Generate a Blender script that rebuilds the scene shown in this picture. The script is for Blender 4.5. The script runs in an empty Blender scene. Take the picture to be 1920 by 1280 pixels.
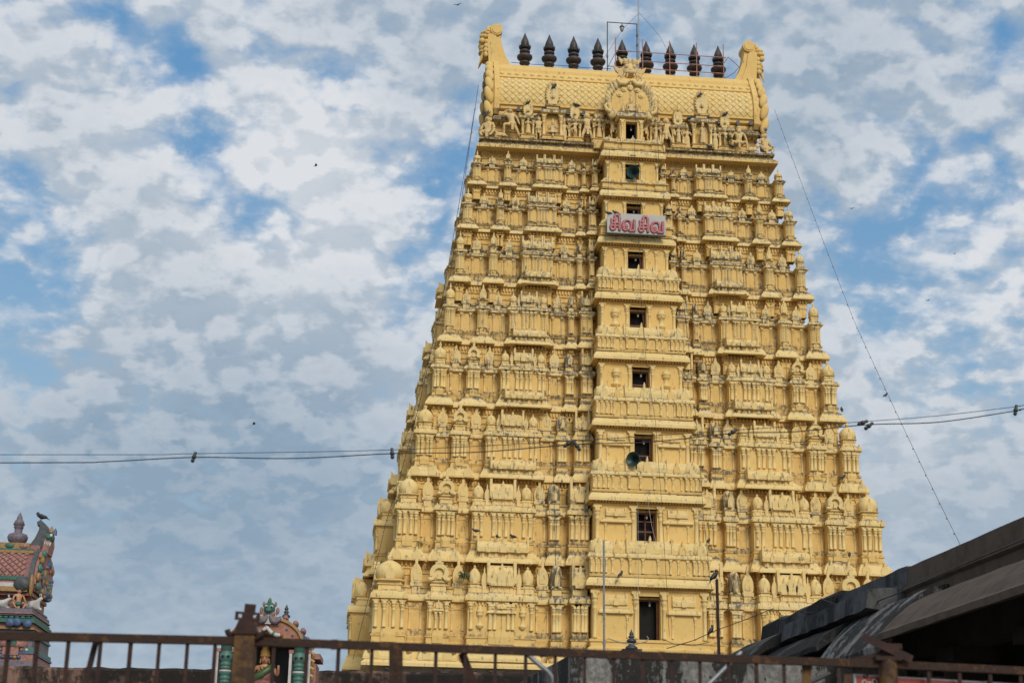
import bpy, bmesh, math, random
from mathutils import Vector, Matrix
random.seed(7)
R = math.radians
S = bpy.context.scene
COL = S.collection
EYE = 1.6

# ------------------------------------------------------------------ camera
F, PITCH, ROLL = 3000.0, 0.29632, 0.018565
fw = Vector((0, math.cos(PITCH), math.sin(PITCH)))
r0 = Vector((1, 0, 0)); u0 = r0.cross(fw)
rt = r0 * math.cos(ROLL) + u0 * math.sin(ROLL)
up = u0 * math.cos(ROLL) - r0 * math.sin(ROLL)
camd = bpy.data.cameras.new('camera'); cam = bpy.data.objects.new('camera', camd); COL.objects.link(cam)
cam.matrix_world = Matrix(((rt.x, up.x, -fw.x, 0), (rt.y, up.y, -fw.y, 0), (rt.z, up.z, -fw.z, EYE), (0, 0, 0, 1)))
camd.sensor_width = 36; camd.lens = F / 1920 * 36
camd.clip_start = 0.1; camd.clip_end = 6000
camd.dof.use_dof = True; camd.dof.focus_distance = 80; camd.dof.aperture_fstop = 6.3
S.camera = cam

def at(x, y, Y):
    """world point seen at photo pixel (x, y) at the depth Y metres in front of the camera"""
    d = fw + rt * ((x - 960) / F) - up * ((y - 640) / F)
    return d * (Y / d.y) + Vector((0, 0, EYE))

# ------------------------------------------------------------------ light
SUN = Vector((0.30, -0.80, 0.56)).normalized()
sl = bpy.data.lights.new('sun', 'SUN'); so = bpy.data.objects.new('sun', sl); COL.objects.link(so)
sl.energy = 2.1; sl.angle = R(24); sl.color = (1.0, 0.93, 0.80)
so.rotation_euler = SUN.to_track_quat('Z', 'Y').to_euler()
so.location = (-20, -40, 60)
S.view_settings.view_transform = 'Standard'; S.view_settings.look = 'None'
S.view_settings.exposure = 0.0; S.view_settings.gamma = 1.0; S.view_settings.use_curve_mapping = False
S.cycles.use_denoising = True

# ------------------------------------------------------------------ node helper
class NT:
    def __init__(s, tree):
        s.t = tree; tree.nodes.clear()
    def n(s, typ, **k):
        nd = s.t.nodes.new(typ)
        for a, v in k.items(): setattr(nd, a, v)
        return nd
    def put(s, sock, v):
        if isinstance(v, bpy.types.NodeSocket): s.t.links.new(v, sock)
        elif v is not None: sock.default_value = v
    def math(s, op, a, b=None, c=None, clamp=False):
        nd = s.n('ShaderNodeMath', operation=op, use_clamp=clamp)
        for i, v in enumerate((a, b, c)):
            if v is not None: s.put(nd.inputs[i], v)
        return nd.outputs[0]
    def vm(s, op, a, b=None, out=0):
        nd = s.n('ShaderNodeVectorMath', operation=op); s.put(nd.inputs[0], a)
        if b is not None: s.put(nd.inputs[1], b)
        return nd.outputs[out]
    def noise(s, vec, scale, detail=4, rough=.55, dist=0.0, out='Fac'):
        nd = s.n('ShaderNodeTexNoise'); s.put(nd.inputs['Vector'], vec)
        nd.inputs['Scale'].default_value = scale; nd.inputs['Detail'].default_value = detail
        nd.inputs['Roughness'].default_value = rough; nd.inputs['Distortion'].default_value = dist
        return nd.outputs[out]
    def ramp(s, v, a, b, lo=0.0, hi=1.0, smooth=True):
        nd = s.n('ShaderNodeMapRange'); nd.interpolation_type = 'SMOOTHSTEP' if smooth else 'LINEAR'
        s.put(nd.inputs[0], v)
        for i, q in enumerate((a, b, lo, hi)): s.put(nd.inputs[1 + i], q)
        return nd.outputs[0]
    def mix(s, f, a, b, blend='MIX'):
        nd = s.n('ShaderNodeMix', data_type='RGBA', blend_type=blend)
        s.put(nd.inputs[0], f)
        s.put(nd.inputs[6], a if isinstance(a, bpy.types.NodeSocket) else (*a, 1))
        s.put(nd.inputs[7], b if isinstance(b, bpy.types.NodeSocket) else (*b, 1))
        return nd.outputs[2]

# ------------------------------------------------------------------ sky
world = bpy.data.worlds.new('World'); S.world = world; world.use_nodes = True
W = NT(world.node_tree)
tc = W.n('ShaderNodeTexCoord').outputs['Generated']
sep = W.n('ShaderNodeSeparateXYZ'); W.put(sep.inputs[0], tc)
sky = W.n('ShaderNodeTexSky', sky_type='NISHITA'); sky.sun_disc = False
sky.sun_elevation = math.asin(SUN.z); sky.sun_rotation = math.atan2(SUN.x, SUN.y)
sky.air_density = 1.0; sky.dust_density = 0.6; sky.ozone_density = 1.6
SKYK = 0.1
def cloudfield(lift):
    z = W.math('ADD', W.math('MAXIMUM', sep.outputs[2], 0.0), 0.46 + lift)
    cb = W.n('ShaderNodeCombineXYZ')
    W.put(cb.inputs[0], W.math('DIVIDE', sep.outputs[0], z)); W.put(cb.inputs[1], W.math('DIVIDE', sep.outputs[1], z))
    p = cb.outputs[0]
    a = W.noise(W.vm('ADD', p, (1.7, 0.4, 0.0)), 3.6, 2, .5)
    puff = W.n('ShaderNodeTexVoronoi', feature='SMOOTH_F1')
    wob = W.noise(p, 26, 4, .55, out='Color')
    W.put(puff.inputs['Vector'], W.vm('ADD', W.vm('MULTIPLY', p, (1.0, 1.0, 1.0)), W.vm('MULTIPLY', W.vm('SUBTRACT', wob, (.5, .5, .5)), (.085, .085, .085))))
    puff.inputs['Scale'].default_value = 31; puff.inputs['Smoothness'].default_value = .75
    b = W.noise(p, 19, 8, .55, .15)
    pf = W.math('SUBTRACT', 0.5, puff.outputs['Distance'])
    rip = W.noise(W.vm('MULTIPLY', p, (.75, 1.3, 1)), 44, 4, .6, .4)
    base = W.math('ADD', W.math('ADD', W.math('MULTIPLY', a, .40), W.math('MULTIPLY', b, .50)), W.math('MULTIPLY', pf, .40))
    return W.math('ADD', base, W.math('MULTIPLY', rip, .14)), p
d0, pl = cloudfield(0.0)
d1, _ = cloudfield(0.019)
def dirpx(x, y): return (at(x, y, 1) - Vector((0, 0, EYE))).normalized()
def blobs(lst):
    acc = None
    for x, y, wd, am in lst:
        dv = dirpx(x, y); k = 1.0 / (2 * (1 - math.cos(R(wd))))
        dt = W.vm('DOT_PRODUCT', W.vm('NORMALIZE', tc), tuple(dv), out=1)
        g = W.math('MULTIPLY', W.math('EXPONENT', W.math('MULTIPLY', W.math('SUBTRACT', dt, 1.0), k)), am)
        acc = g if acc is None else W.math('ADD', acc, g)
    return acc
# openings and banks of the cloud deck: (direction seen at pixel x, y), angular radius in degrees, amount
cov = blobs(((420, 225, 1.3, -.11), (330, 150, 1.0, -.10), (455, 385, 1.3, -.20), (545, 400, .8, -.10), (40, 480, 1.5, -.19), (130, 545, 1.1, -.13), (850, 310, 1.1, -.2), (690, 190, 1.4, -.12),
             (320, 285, 1.0, -.15), (600, 150, 1.5, -.10), (1640, 375, 1.3, -.10), (1730, 350, .8, -.06), (1870, 100, .9, -.11), (1700, 560, 1.0, -.08), (1780, 640, 1.2, -.08), (210, 10, 1.2, -.14), (5, 330, .8, -.14), (470, 590, 1.0, -.10),
             (1640, 880, 1.6, -.08), (20, 590, 1.2, -.12), (110, 410, .8, -.08), (760, 390, 1.2, -.08), (1600, 470, 1.0, -.06), (1880, 690, 1.2, -.08), (740, 480, 1.0, -.08),
             (800, 40, 4.5, .12), (1620, 140, 3.4, .14), (110, 130, 2.4, .10), (200, 300, 2.2, .08), (500, 300, .8, .14), (640, 340, 1.1, .12), (560, 215, 1.0, .10), (650, 420, 1.2, .08),
             (300, 950, 7.0, .10), (560, 620, 3.0, .10), (1780, 1000, 4, .10), (330, 500, 1.8, .08)))
dens = W.math('ADD', W.math('ADD', d0, cov), W.ramp(sep.outputs[2], .12, .30, .235, .155))
alpha = W.ramp(dens, 0.46, 0.775)
thick = W.ramp(dens, 0.70, 1.05)
litd = W.ramp(W.math('SUBTRACT', d0, d1), -.115, .115)
big = W.noise(W.vm('ADD', pl, (4.0, 2.0, 0)), 2.4, 3, .5)
tone = blobs(((820, 40, 4.5, -.30), (1450, 150, 4.5, -.26), (1800, 60, 3, -.12), (280, 960, 6, -.30), (620, 1000, 5, -.20), (1850, 980, 3.5, -.20), (60, 800, 4, -.08), (500, 300, 1.6, .26), (660, 330, 1.8, .20), (600, 210, 1.6, .18), (560, 480, 2.2, .10), (200, 250, 2.5, .06), (1800, 420, 2.5, .14), (1880, 560, 2, .1), (1700, 800, 2.0, .12), (300, 1240, 6, .12), (750, 550, 1.8, .08)))
low = W.ramp(sep.outputs[2], .10, .34, .30, 1.0)
shade = W.math('ADD', W.math('ADD', .25, W.math('MULTIPLY', W.math('MULTIPLY', W.math('SUBTRACT', litd, .5), .50), low)), W.math('ADD', W.math('MULTIPLY', thick, -.16), W.math('MULTIPLY', W.ramp(big, .35, .65), .16)))
shade = W.math('ADD', W.math('ADD', shade, tone), W.ramp(sep.outputs[2], .08, .36, .10, .33), clamp=True)
ccol = W.mix(shade, (.265, .365, .475), (.735, .757, .79))
k = 1 / SKYK
ccol = W.mix(1.0, ccol, (k, k, k), 'MULTIPLY')
bluec = W.mix(0.75, sky.outputs[0], W.mix(W.ramp(sep.outputs[2], .03, .5), (4.0, 5.6, 6.4), (1.15, 3.2, 6.0)))
bg = W.n('ShaderNodeBackground'); bg.inputs[1].default_value = SKYK
W.put(bg.inputs[0], W.mix(W.math('MULTIPLY', alpha, .97), bluec, ccol))
wo = W.n('ShaderNodeOutputWorld'); W.t.links.new(bg.outputs[0], wo.inputs[0])

# ------------------------------------------------------------------ materials
def material(name):
    m = bpy.data.materials.new(name); m.use_nodes = True
    N = NT(m.node_tree)
    b = N.n('ShaderNodeBsdfPrincipled'); o = N.n('ShaderNodeOutputMaterial'); N.t.links.new(b.outputs[0], o.inputs[0])
    return m, N, b

def stucco(name, base, alt, grey, soot_and_shade=(.052, .043, .034), lo=.61, hi=.90, rough=.85):
    """limewashed plaster: tone drift, pale weathering and black rain streaks; 'dirt' comes from the mesh, grime from the object colour"""
    m, N, b = material(name)
    P = N.n('ShaderNodeNewGeometry').outputs['Position']
    at_ = N.n('ShaderNodeAttribute', attribute_name='dirt').outputs['Fac']
    oi = N.n('ShaderNodeObjectInfo'); sp = N.n('ShaderNodeSeparateColor'); N.put(sp.inputs[0], oi.outputs['Color'])
    g = sp.outputs[0]
    dg = N.math('MULTIPLY', at_, g)
    n1 = N.noise(P, .9, 4, .6)
    n2 = N.noise(P, 7, 5, .6)
    tone = N.mix(N.ramp(n1, .35, .68), base, alt)
    tone = N.mix(N.math('MULTIPLY', N.ramp(n2, .3, .75), .22), tone, tuple(c * .82 for c in base))
    st = N.noise(N.vm('MULTIPLY', P, (10.0, 10.0, 1.7)), 1.0, 5, .62)
    pt = N.noise(N.vm('ADD', P, (31.0, 7.0, 3.0)), 3.6, 6, .68)
    gm = N.ramp(N.math('ADD', pt, N.math('MULTIPLY', dg, .55)), .58, .90)
    tone = N.mix(N.math('MULTIPLY', gm, .72), tone, grey)
    mx = N.math('ADD', N.math('MULTIPLY', st, .62), N.math('MULTIPLY', pt, .38))
    sm = N.ramp(N.math('ADD', N.math('ADD', .5, N.math('MULTIPLY', N.math('SUBTRACT', mx, .5), 1.8)), N.math('MULTIPLY', dg, .41)), lo, hi)
    jn = N.math('MULTIPLY', N.math('MULTIPLY', N.ramp(at_, .78, 1.0), N.ramp(pt, .36, .56)), N.math('MINIMUM', N.math('ADD', N.math('MULTIPLY', g, 1.3), .20), 1.0))
    sm = N.math('MAXIMUM', sm, N.math('MULTIPLY', jn, .85))
    tone = N.mix(N.math('MULTIPLY', sm, .80), tone, soot_and_shade)
    N.put(b.inputs['Base Color'], tone); b.inputs['Roughness'].default_value = rough
    b.inputs['Specular IOR Level'].default_value = .25
    bp = N.n('ShaderNodeBump'); bp.inputs['Strength'].default_value = .35; bp.inputs['Distance'].default_value = .03
    N.put(bp.inputs['Height'], N.noise(P, 14, 5, .6)); N.t.links.new(bp.outputs[0], b.inputs['Normal'])
    return m

def plain(name, c, rough=.6, metal=0.0, var=.25, scale=8.0, c2=None, th=(.4, .65), bump=0.0, coords='Position'):
    m, N, b = material(name)
    P = N.n('ShaderNodeNewGeometry').outputs['Position']
    n = N.noise(P, scale, 5, .6)
    N.put(b.inputs['Base Color'], N.mix(N.ramp(n, th[0], th[1]), c, c2 or tuple(v * (1 - var) for v in c)))
    b.inputs['Roughness'].default_value = rough; b.inputs['Metallic'].default_value = metal
    if bump:
        bp = N.n('ShaderNodeBump'); bp.inputs['Strength'].default_value = bump; bp.inputs['Distance'].default_value = .02
        N.put(bp.inputs['Height'], N.noise(P, scale * 3, 5, .6)); N.t.links.new(bp.outputs[0], b.inputs['Normal'])
    return m

def glow(name, c, e):
    m, N, b = material(name)
    b.inputs['Base Color'].default_value = (*c, 1); b.inputs['Roughness'].default_value = .2
    return m

def mossy(name, base, light, dark, scale=1.2, streak=1.0, th=(.44, .6), pink=None, rough=.9):
    """old concrete and lime plaster with black algae patches and pale runs"""
    m, N, b = material(name)
    P = N.n('ShaderNodeNewGeometry').outputs['Position']
    a = N.noise(N.vm('MULTIPLY', P, (1, 1, 1.0 / (1 + 2 * streak))), scale, 6, .65, .3)
    c = N.noise(P, scale * 6, 5, .6)
    d = N.noise(N.vm('MULTIPLY', P, (1, 1, .35)), scale * 2.6, 6, .7)
    t = N.mix(N.ramp(c, .35, .7), base, light)
    if pink: t = N.mix(N.ramp(d, .52, .62), t, pink)
    t = N.mix(N.math('MULTIPLY', N.ramp(N.math('ADD', a, N.math('MULTIPLY', N.math('SUBTRACT', c, .5), .35)), th[0], th[1]), .93), t, dark)
    N.put(b.inputs['Base Color'], t); b.inputs['Roughness'].default_value = rough
    b.inputs['Specular IOR Level'].default_value = .2
    bp = N.n('ShaderNodeBump'); bp.inputs['Strength'].default_value = .5; bp.inputs['Distance'].default_value = .03
    N.put(bp.inputs['Height'], c); N.t.links.new(bp.outputs[0], b.inputs['Normal'])
    return m

M = {}
M['wall'] = stucco('yellow_limewash', (.75, .505, .175), (.78, .545, .21), (.52, .40, .22))
M['trim'] = stucco('pale_yellow_limewash', (.775, .57, .235), (.80, .61, .285), (.50, .44, .33), lo=.60, hi=.88)
M['statue'] = stucco('ochre_stucco_figure', (.70, .49, .21), (.73, .55, .28), (.47, .39, .27), lo=.60, hi=.90)
M['dark'] = plain('painted_interior_darkness', (.012, .011, .010), .9)  # near-black colour stands in for the darkness inside the openings
M['wood'] = plain('reddish_brown_wood', (.17, .055, .022), .6, c2=(.11, .035, .016), scale=5)
M['pot'] = plain('weathered_copper', (.046, .037, .035), .55, c2=(.066, .045, .038), scale=3, bump=.2)
M['collar'] = plain('black_iron', (.022, .020, .022), .6)
M['stone'] = stucco('grey_painted_stone', (.42, .39, .365), (.47, .44, .41), (.22, .21, .2))
M['steel'] = plain('galvanised_steel', (.30, .31, .32), .45, .6, c2=(.20, .21, .22), scale=20)
M['rustpink'] = plain('red_oxide_pipe', (.42, .20, .15), .6, c2=(.30, .12, .08), scale=4)
M['blackiron'] = plain('dark_iron', (.03, .03, .032), .5)
M['horn'] = plain('green_enamelled_metal', (.022, .052, .046), .40, c2=(.018, .038, .034), scale=6)
M['signwhite'] = plain('greyish_white_board', (.37, .37, .345), .45, var=.10, scale=3)
M['signred'] = plain('rosy_acrylic', (.42, .125, .135), .22, c2=(.37, .11, .12), scale=2)
M['bird'] = plain('dark_plumage', (.030, .031, .036), .6, c2=(.055, .056, .066), scale=9)
M['crow'] = plain('black_plumage', (.010, .010, .012), .45)
M['bulb'] = glow('clear_glass_bulb', (.28, .28, .27), 0)
M['wire'] = plain('black_cable', (.025, .024, .026), .7)
M['wirepale'] = plain('pale_cable', (.35, .33, .30), .7)
M['ground'] = plain('dusty_ground', (.20, .165, .12), .95, c2=(.15, .12, .085), scale=.3)
M['weed'] = plain('weed_leaf', (.05, .085, .025), .7, c2=(.075, .09, .03), scale=12)
M['brass'] = plain('tarnished_dark_copper', (.030, .036, .034), .45, c2=(.05, .055, .05), scale=9)

# ------------------------------------------------------------------ mesh builder
class MB:
    def __init__(s): s.v = []; s.f = []; s.d = []; s.sm = []; s.mi = []
    def add(s, vs, fs, dirt=.15, smooth=False, mat=0):
        o = len(s.v); s.v += [tuple(v) for v in vs]
        s.d += list(dirt) if isinstance(dirt, (list, tuple)) else [dirt] * len(vs)
        for f in fs: s.f.append(tuple(i + o for i in f)); s.sm.append(smooth); s.mi.append(mat)
        return s
    def box(s, x0, x1, y0, y1, z0, z1, dirt=.15, top=None, mat=0):
        dt = dirt if top is None else [dirt] * 4 + [top] * 4
        return s.add([(x0, y0, z0), (x1, y0, z0), (x1, y1, z0), (x0, y1, z0), (x0, y0, z1), (x1, y0, z1), (x1, y1, z1), (x0, y1, z1)],
                     [(0, 3, 2, 1), (4, 5, 6, 7), (0, 1, 5, 4), (1, 2, 6, 5), (2, 3, 7, 6), (3, 0, 4, 7)], dt, mat=mat)
    def ring(s, prof, x0, x1, y0, yb, cap=True, capb=False, mat=0):
        """profile of (offset, z, dirt) swept round left, front and right of a rectangle"""
        n = len(prof); vs = []; ds = []
        for p in prof:
            o, z = p[0], p[1]; d = p[2] if len(p) > 2 else .15
            vs += [(x0 - o, yb, z), (x0 - o, y0 - o, z), (x1 + o, y0 - o, z), (x1 + o, yb, z)]; ds += [d] * 4
        fs = []
        for i in range(n - 1):
            a = 4 * i; b = a + 4
            for k in range(3): fs.append((a + k, a + k + 1, b + k + 1, b + k))
            fs.append((a + 3, a, b, b + 3))
        if cap: fs.append((4 * n - 4, 4 * n - 3, 4 * n - 2, 4 * n - 1))
        if capb: fs.append((3, 2, 1, 0))
        return s.add(vs, fs, ds, mat=mat)
    def lathe(s, prof, cx, cy, n=12, sq=0.0, rot=0.0, mat=0, sx=1, sy=1, cap=True):
        """revolved profile of (radius, z, dirt); sq > 0 squares the plan"""
        vs = []; ds = []; m = len(prof)
        for p in prof:
            r, z = p[0], p[1]; d = p[2] if len(p) > 2 else .15
            for k in range(n):
                a = rot + 2 * math.pi * k / n; c, q = math.cos(a), math.sin(a)
                w = 1.0 if not sq else (1 - sq) + sq / max(abs(c), abs(q))
                vs.append((cx + r * w * c * sx, cy + r * w * q * sy, z)); ds.append(d)
        fs = []
        for i in range(m - 1):
            for k in range(n):
                k2 = (k + 1) % n
                fs.append((i * n + k, i * n + k2, (i + 1) * n + k2, (i + 1) * n + k))
        if cap:
            fs.append(tuple(range((m - 1) * n, m * n))); fs.append(tuple(range(n - 1, -1, -1)))
        return s.add(vs, fs, ds, smooth=n > 6, mat=mat)
    def ell(s, c, r, n=10, m=6, dirt=.2, mat=0, rotm=None):
        vs = []; fs = []
        for i in range(m + 1):
            t = math.pi * i / m
            for k in range(n):
                a = 2 * math.pi * k / n
                p = Vector((r[0] * math.sin(t) * math.cos(a), r[1] * math.sin(t) * math.sin(a), -r[2] * math.cos(t)))
                if rotm is not None: p = rotm @ p
                vs.append((c[0] + p.x, c[1] + p.y, c[2] + p.z))
        for i in range(m):
            for k in range(n):
                k2 = (k + 1) % n; fs.append((i * n + k, i * n + k2, (i + 1) * n + k2, (i + 1) * n + k))
        return s.add(vs, fs, dirt, smooth=True, mat=mat)
    def ext(s, pts, y0, y1, dirt=.15, mat=0, hole=None):
        """polygon in x-z (counter-clockwise seen from -y) extruded from y0 (front) to y1"""
        n = len(pts)
        vs = [(x, y0, z) for x, z in pts] + [(x, y1, z) for x, z in pts]
        fs = [tuple(range(n)), tuple(range(2 * n - 1, n - 1, -1))]
        for i in range(n):
            j = (i + 1) % n; fs.append((j, i, n + i, n + j))
        return s.add(vs, fs, dirt, mat=mat)
    def extx(s, pts, x0, x1, dirt=.15, mat=0, smooth=False):
        """polygon in y-z extruded along x"""
        n = len(pts)
        vs = [(x0, y, z) for y, z in pts] + [(x1, y, z) for y, z in pts]
        dd = dirt if not isinstance(dirt, (list, tuple)) else list(dirt) * 2
        s.add(vs, [tuple(range(n)), tuple(range(2 * n - 1, n - 1, -1))], dd, mat=mat)
        return s.add(vs, [((i + 1) % n, i, n + i, n + (i + 1) % n) for i in range(n)], dd, mat=mat, smooth=smooth)
    def tube(s, pts, r, n=6, dirt=.15, mat=0):
        pts = [Vector(p) for p in pts]; vs = []; fs = []; m = len(pts)
        rr = r if isinstance(r, (list, tuple)) else [r] * m
        ref = None
        for i, p in enumerate(pts):
            t = (pts[min(i + 1, m - 1)] - pts[max(i - 1, 0)]).normalized()
            if ref is None: ref = Vector((0, 0, 1)) if abs(t.z) < .9 else Vector((1, 0, 0))
            a = t.cross(ref).normalized(); b = a.cross(t).normalized(); ref = b
            for k in range(n):
                q = 2 * math.pi * k / n; vs.append(p + (a * math.cos(q) + b * math.sin(q)) * rr[i])
        for i in range(m - 1):
            for k in range(n):
                k2 = (k + 1) % n; fs.append((i * n + k, i * n + k2, (i + 1) * n + k2, (i + 1) * n + k))
        s.add(vs, fs, dirt, smooth=n > 4, mat=mat)
        if rr[0] > .02: s.add(vs[:n], [tuple(range(n - 1, -1, -1))], dirt, mat=mat)
        if rr[-1] > .02: s.add(vs[-n:], [tuple(range(n))], dirt, mat=mat)
        return s
    def bar(s, a, b, w, h=None, dirt=.15, mat=0):
        """square bar from a to b"""
        a = Vector(a); b = Vector(b); t = (b - a).normalized(); h = h or w
        ref = Vector((0, 1, 0)) if abs(t.y) < .8 else Vector((0, 0, 1))
        p = t.cross(ref).normalized() * w / 2; q = p.cross(t).normalized() * h / 2
        vs = [a - p - q, a + p - q, a + p + q, a - p + q, b - p - q, b + p - q, b + p + q, b - p + q]
        return s.add(vs, [(0, 3, 2, 1), (4, 5, 6, 7), (0, 1, 5, 4), (1, 2, 6, 5), (2, 3, 7, 6), (3, 0, 4, 7)], dirt, mat=mat)
    def join(s, o, T=None):
        vs = o.v if T is None else [tuple(T @ Vector(v)) for v in o.v]
        off = len(s.v); s.v += vs; s.d += o.d
        s.f += [tuple(i + off for i in f) for f in o.f]; s.sm += o.sm; s.mi += o.mi
        return s
    def mesh(s, name, mats):
        me = bpy.data.meshes.new(name); me.from_pydata(s.v, [], s.f); me.update()
        a = me.attributes.new('dirt', 'FLOAT', 'POINT'); a.data.foreach_set('value', [float(x) for x in s.d])
        me.polygons.foreach_set('use_smooth', s.sm); me.polygons.foreach_set('material_index', s.mi)
        for m in (mats if isinstance(mats, (list, tuple)) else [mats]): me.materials.append(m)
        bm = bmesh.new(); bm.from_mesh(me); bmesh.ops.recalc_face_normals(bm, faces=bm.faces); bm.to_mesh(me); bm.free()
        return me
    def build(s, name, mats, parent=None, loc=None, grime=.5):
        o = bpy.data.objects.new(name, s.mesh(name, mats)); COL.objects.link(o)
        if parent is not None: o.parent = parent
        if loc is not None: o.location = loc
        o.color = (grime, 0, 0, 1)
        return o

def rough(o, step=.35, amp=.015, sc=1.7, axis=1):
    """old hand-trowelled edges: cut a long piece into bays and push its corners about"""
    from mathutils import noise
    me = o.data; bm = bmesh.new(); bm.from_mesh(me)
    c = [v.co[axis] for v in bm.verts]; a, b = min(c), max(c); n = int((b - a) / step); nv = Vector((0, 0, 0)); nv[axis] = 1
    for k in range(1, n):
        p = Vector((0, 0, 0)); p[axis] = a + (b - a) * k / n
        bmesh.ops.bisect_plane(bm, geom=bm.verts[:] + bm.edges[:] + bm.faces[:], plane_co=p, plane_no=nv)
    for v in bm.verts:
        q = noise.noise_vector(v.co * sc) + .5 * noise.noise_vector(v.co * sc * 3.1); q[axis] *= .2; v.co += q * amp
    bm.to_mesh(me); bm.free(); return o

def empty(name, loc=(0, 0, 0), rz=0.0, parent=None):
    o = bpy.data.objects.new(name, None); COL.objects.link(o); o.location = loc; o.rotation_euler = (0, 0, rz)
    o.empty_display_size = .2
    if parent is not None: o.parent = parent
    return o
def tag(o, label, cat, group=None):
    o['label'] = label; o['category'] = cat
    if group: o['group'] = group
    return o
def struct(o): o['kind'] = 'structure'; return o
def inst(name, me, parent=None, loc=(0, 0, 0), rz=0.0, grime=.5, scale=None):
    o = bpy.data.objects.new(name, me); COL.objects.link(o); o.location = loc; o.rotation_euler = (0, 0, rz)
    if parent is not None: o.parent = parent
    if scale: o.scale = scale
    o.color = (grime, 0, 0, 1)
    return o
# ================================================================== THE TOWER
YAW = 0.09956
TOWER = empty('temple_tower', (5.793, 80, 0), YAW)
tag(TOWER, 'tall yellow temple gateway tower with nine dark finials along its ridge', 'temple tower')
TZ = [z + EYE for z in (7.18, 11.76, 15.88, 19.54, 22.92, 26.24, 29.29, 31.90, 34.25)]
TW = [12.82, 11.84, 11.07, 10.43, 9.83, 9.29, 8.85, 8.42, 8.06]
TV = [6.85, 5.87, 5.10, 4.46, 3.86, 3.32, 2.88, 2.44, 2.09]
KAP = [(12.68, 10.96, 10.25, 8.98, 8.42, 5.08, 4.55, 3.78, 3.66, 2.62),
       (11.71, 10.44, 9.89, 8.75, 8.26, 5.14, 4.63, 3.83, 3.67, 2.45),
       (10.95, 9.85, 9.22, 8.20, 7.60, 4.78, 4.15, 3.40, 3.30, 2.27),
       (10.20, 9.27, 8.58, 7.65, 6.91, 4.42, 3.69, 3.00, 2.92, 2.08),
       (9.66, 8.88, 8.05, 7.28, 6.46, 4.26, 3.44, 2.90, 2.85, 1.99),
       (9.17, 8.47, 7.48, 6.79, 5.80, 3.96, 2.96, 2.45, 2.37, 1.86),
       (8.82, 8.10, 7.12, 6.50, 5.49, 3.76, 2.84, 2.40, 2.32, 1.70),
       (8.36, 7.70, 6.70, 6.10, 5.05, 3.43, 2.60, 2.16, 2.08, 1.55)]
CZ = [z + EYE for z in (7.18, 10.71, 14.75, 18.48, 21.97, 25.28, 28.44, 31.17, 33.56)]
CV = [8.2, 7.32, 6.75, 6.13, 5.50, 4.80, 4.24, 3.77, 3.36]
CB = [3.05, 2.93, 2.74, 2.50, 2.33, 2.19, 1.97, 1.81, 1.67]
DOOR = [(8.37, 10.20), (12.87, 14.34), (16.75, 18.06), (20.52, 21.56), (23.76, 24.86), (27.04, 28.0), (29.78, 30.79), (32.26, 33.15)]
OH = [.50, .49, .46, .44, .43, .41, .39, .37]
def lerp(a, b, t): return a + (b - a) * t
def fracs(i):
    t = (i - 1) / 5
    return [lerp(a, b, t) for a, b in ((.14, .125), (.22, .19), (.30, .235), (.577, .53), (.66, .578), (.757, .68), (.857, .735), (.965, .81), (1.03, .90))]

def ogee(w, h, fat=1.0):
    r = [(.40, 0), (.47, .08), (.50, .24), (.47, .40), (.36, .54), (.20, .64), (.10, .70), (.13, .78), (.10, .86), (.0, 1.0)]
    return [(w * a * fat, h * b) for a, b in r] + [(-w * a * fat, h * b) for a, b in reversed(r[:-1])]
def horseshoe(r, n=14, a0=-52):
    return [(r * math.cos(R(a0 + (180 - 2 * a0) * k / n)), r * math.sin(R(a0 + (180 - 2 * a0) * k / n))) for k in range(n + 1)]

def eave_prof(h, e, z=0):
    return [(-.05, z + .12 * h, .1), (e * .86, z + .03 * h, .1), (e * .9, z, .1), (e, z, .2), (e, z + .20 * h, .25), (e * .84, z + .44 * h, .25), (e * .62, z + .74 * h, .35), (e * .50, z + .88 * h, .75), (e * .50, z + h, .95), (e * .34, z + h, .8)]
def cornice_prof(h, e, z=0):
    return [(0, z, .1), (e * .45, z + .06 * h, .1), (e * .9, z + .10 * h, .1), (e, z + .10 * h, .5), (e, z + .36 * h, .6), (e * .80, z + .66 * h, .65), (e * .42, z + .82 * h, .85), (e * .42, z + h, 1.0), (e * .1, z + h, .8)]

def pilaster_mb(w, h, n=8):
    p = [(.62, 0), (.62, .05), (.50, .06), (.50, .60), (.60, .615), (.60, .64), (.48, .655), (.50, .70), (.74, .745), (.78, .78), (.60, .815), (.92, .83), (.92, .855), (.55, .87)]
    m = MB().lathe([(a * w, b * h, .15 + (.35 if b > .7 else 0)) for a, b in p], 0, 0, n, .55 if n == 8 else 1.0, rot=math.pi / 8 if n == 8 else 0)
    b0, b1 = .87 * h, h
    m.ext([(-.55 * w, b0), (.55 * w, b0), (.7 * w, lerp(b0, b1, .45)), (1.15 * w, lerp(b0, b1, .6)), (1.2 * w, b1), (-1.2 * w, b1), (-1.15 * w, lerp(b0, b1, .6)), (-.7 * w, lerp(b0, b1, .45))], -.5 * w, .6 * w, .3)
    return m
def finial_mb(r, h, cx=0, cy=0, z=0):
    return MB().lathe([(r * a, z + h * b, .2) for a, b in ((.7, 0), (.9, .08), (.45, .16), (.85, .34), (.95, .45), (.45, .60), (.30, .66), (.42, .74), (.12, .9), (.03, 1.0))], cx, cy, 8)
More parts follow.
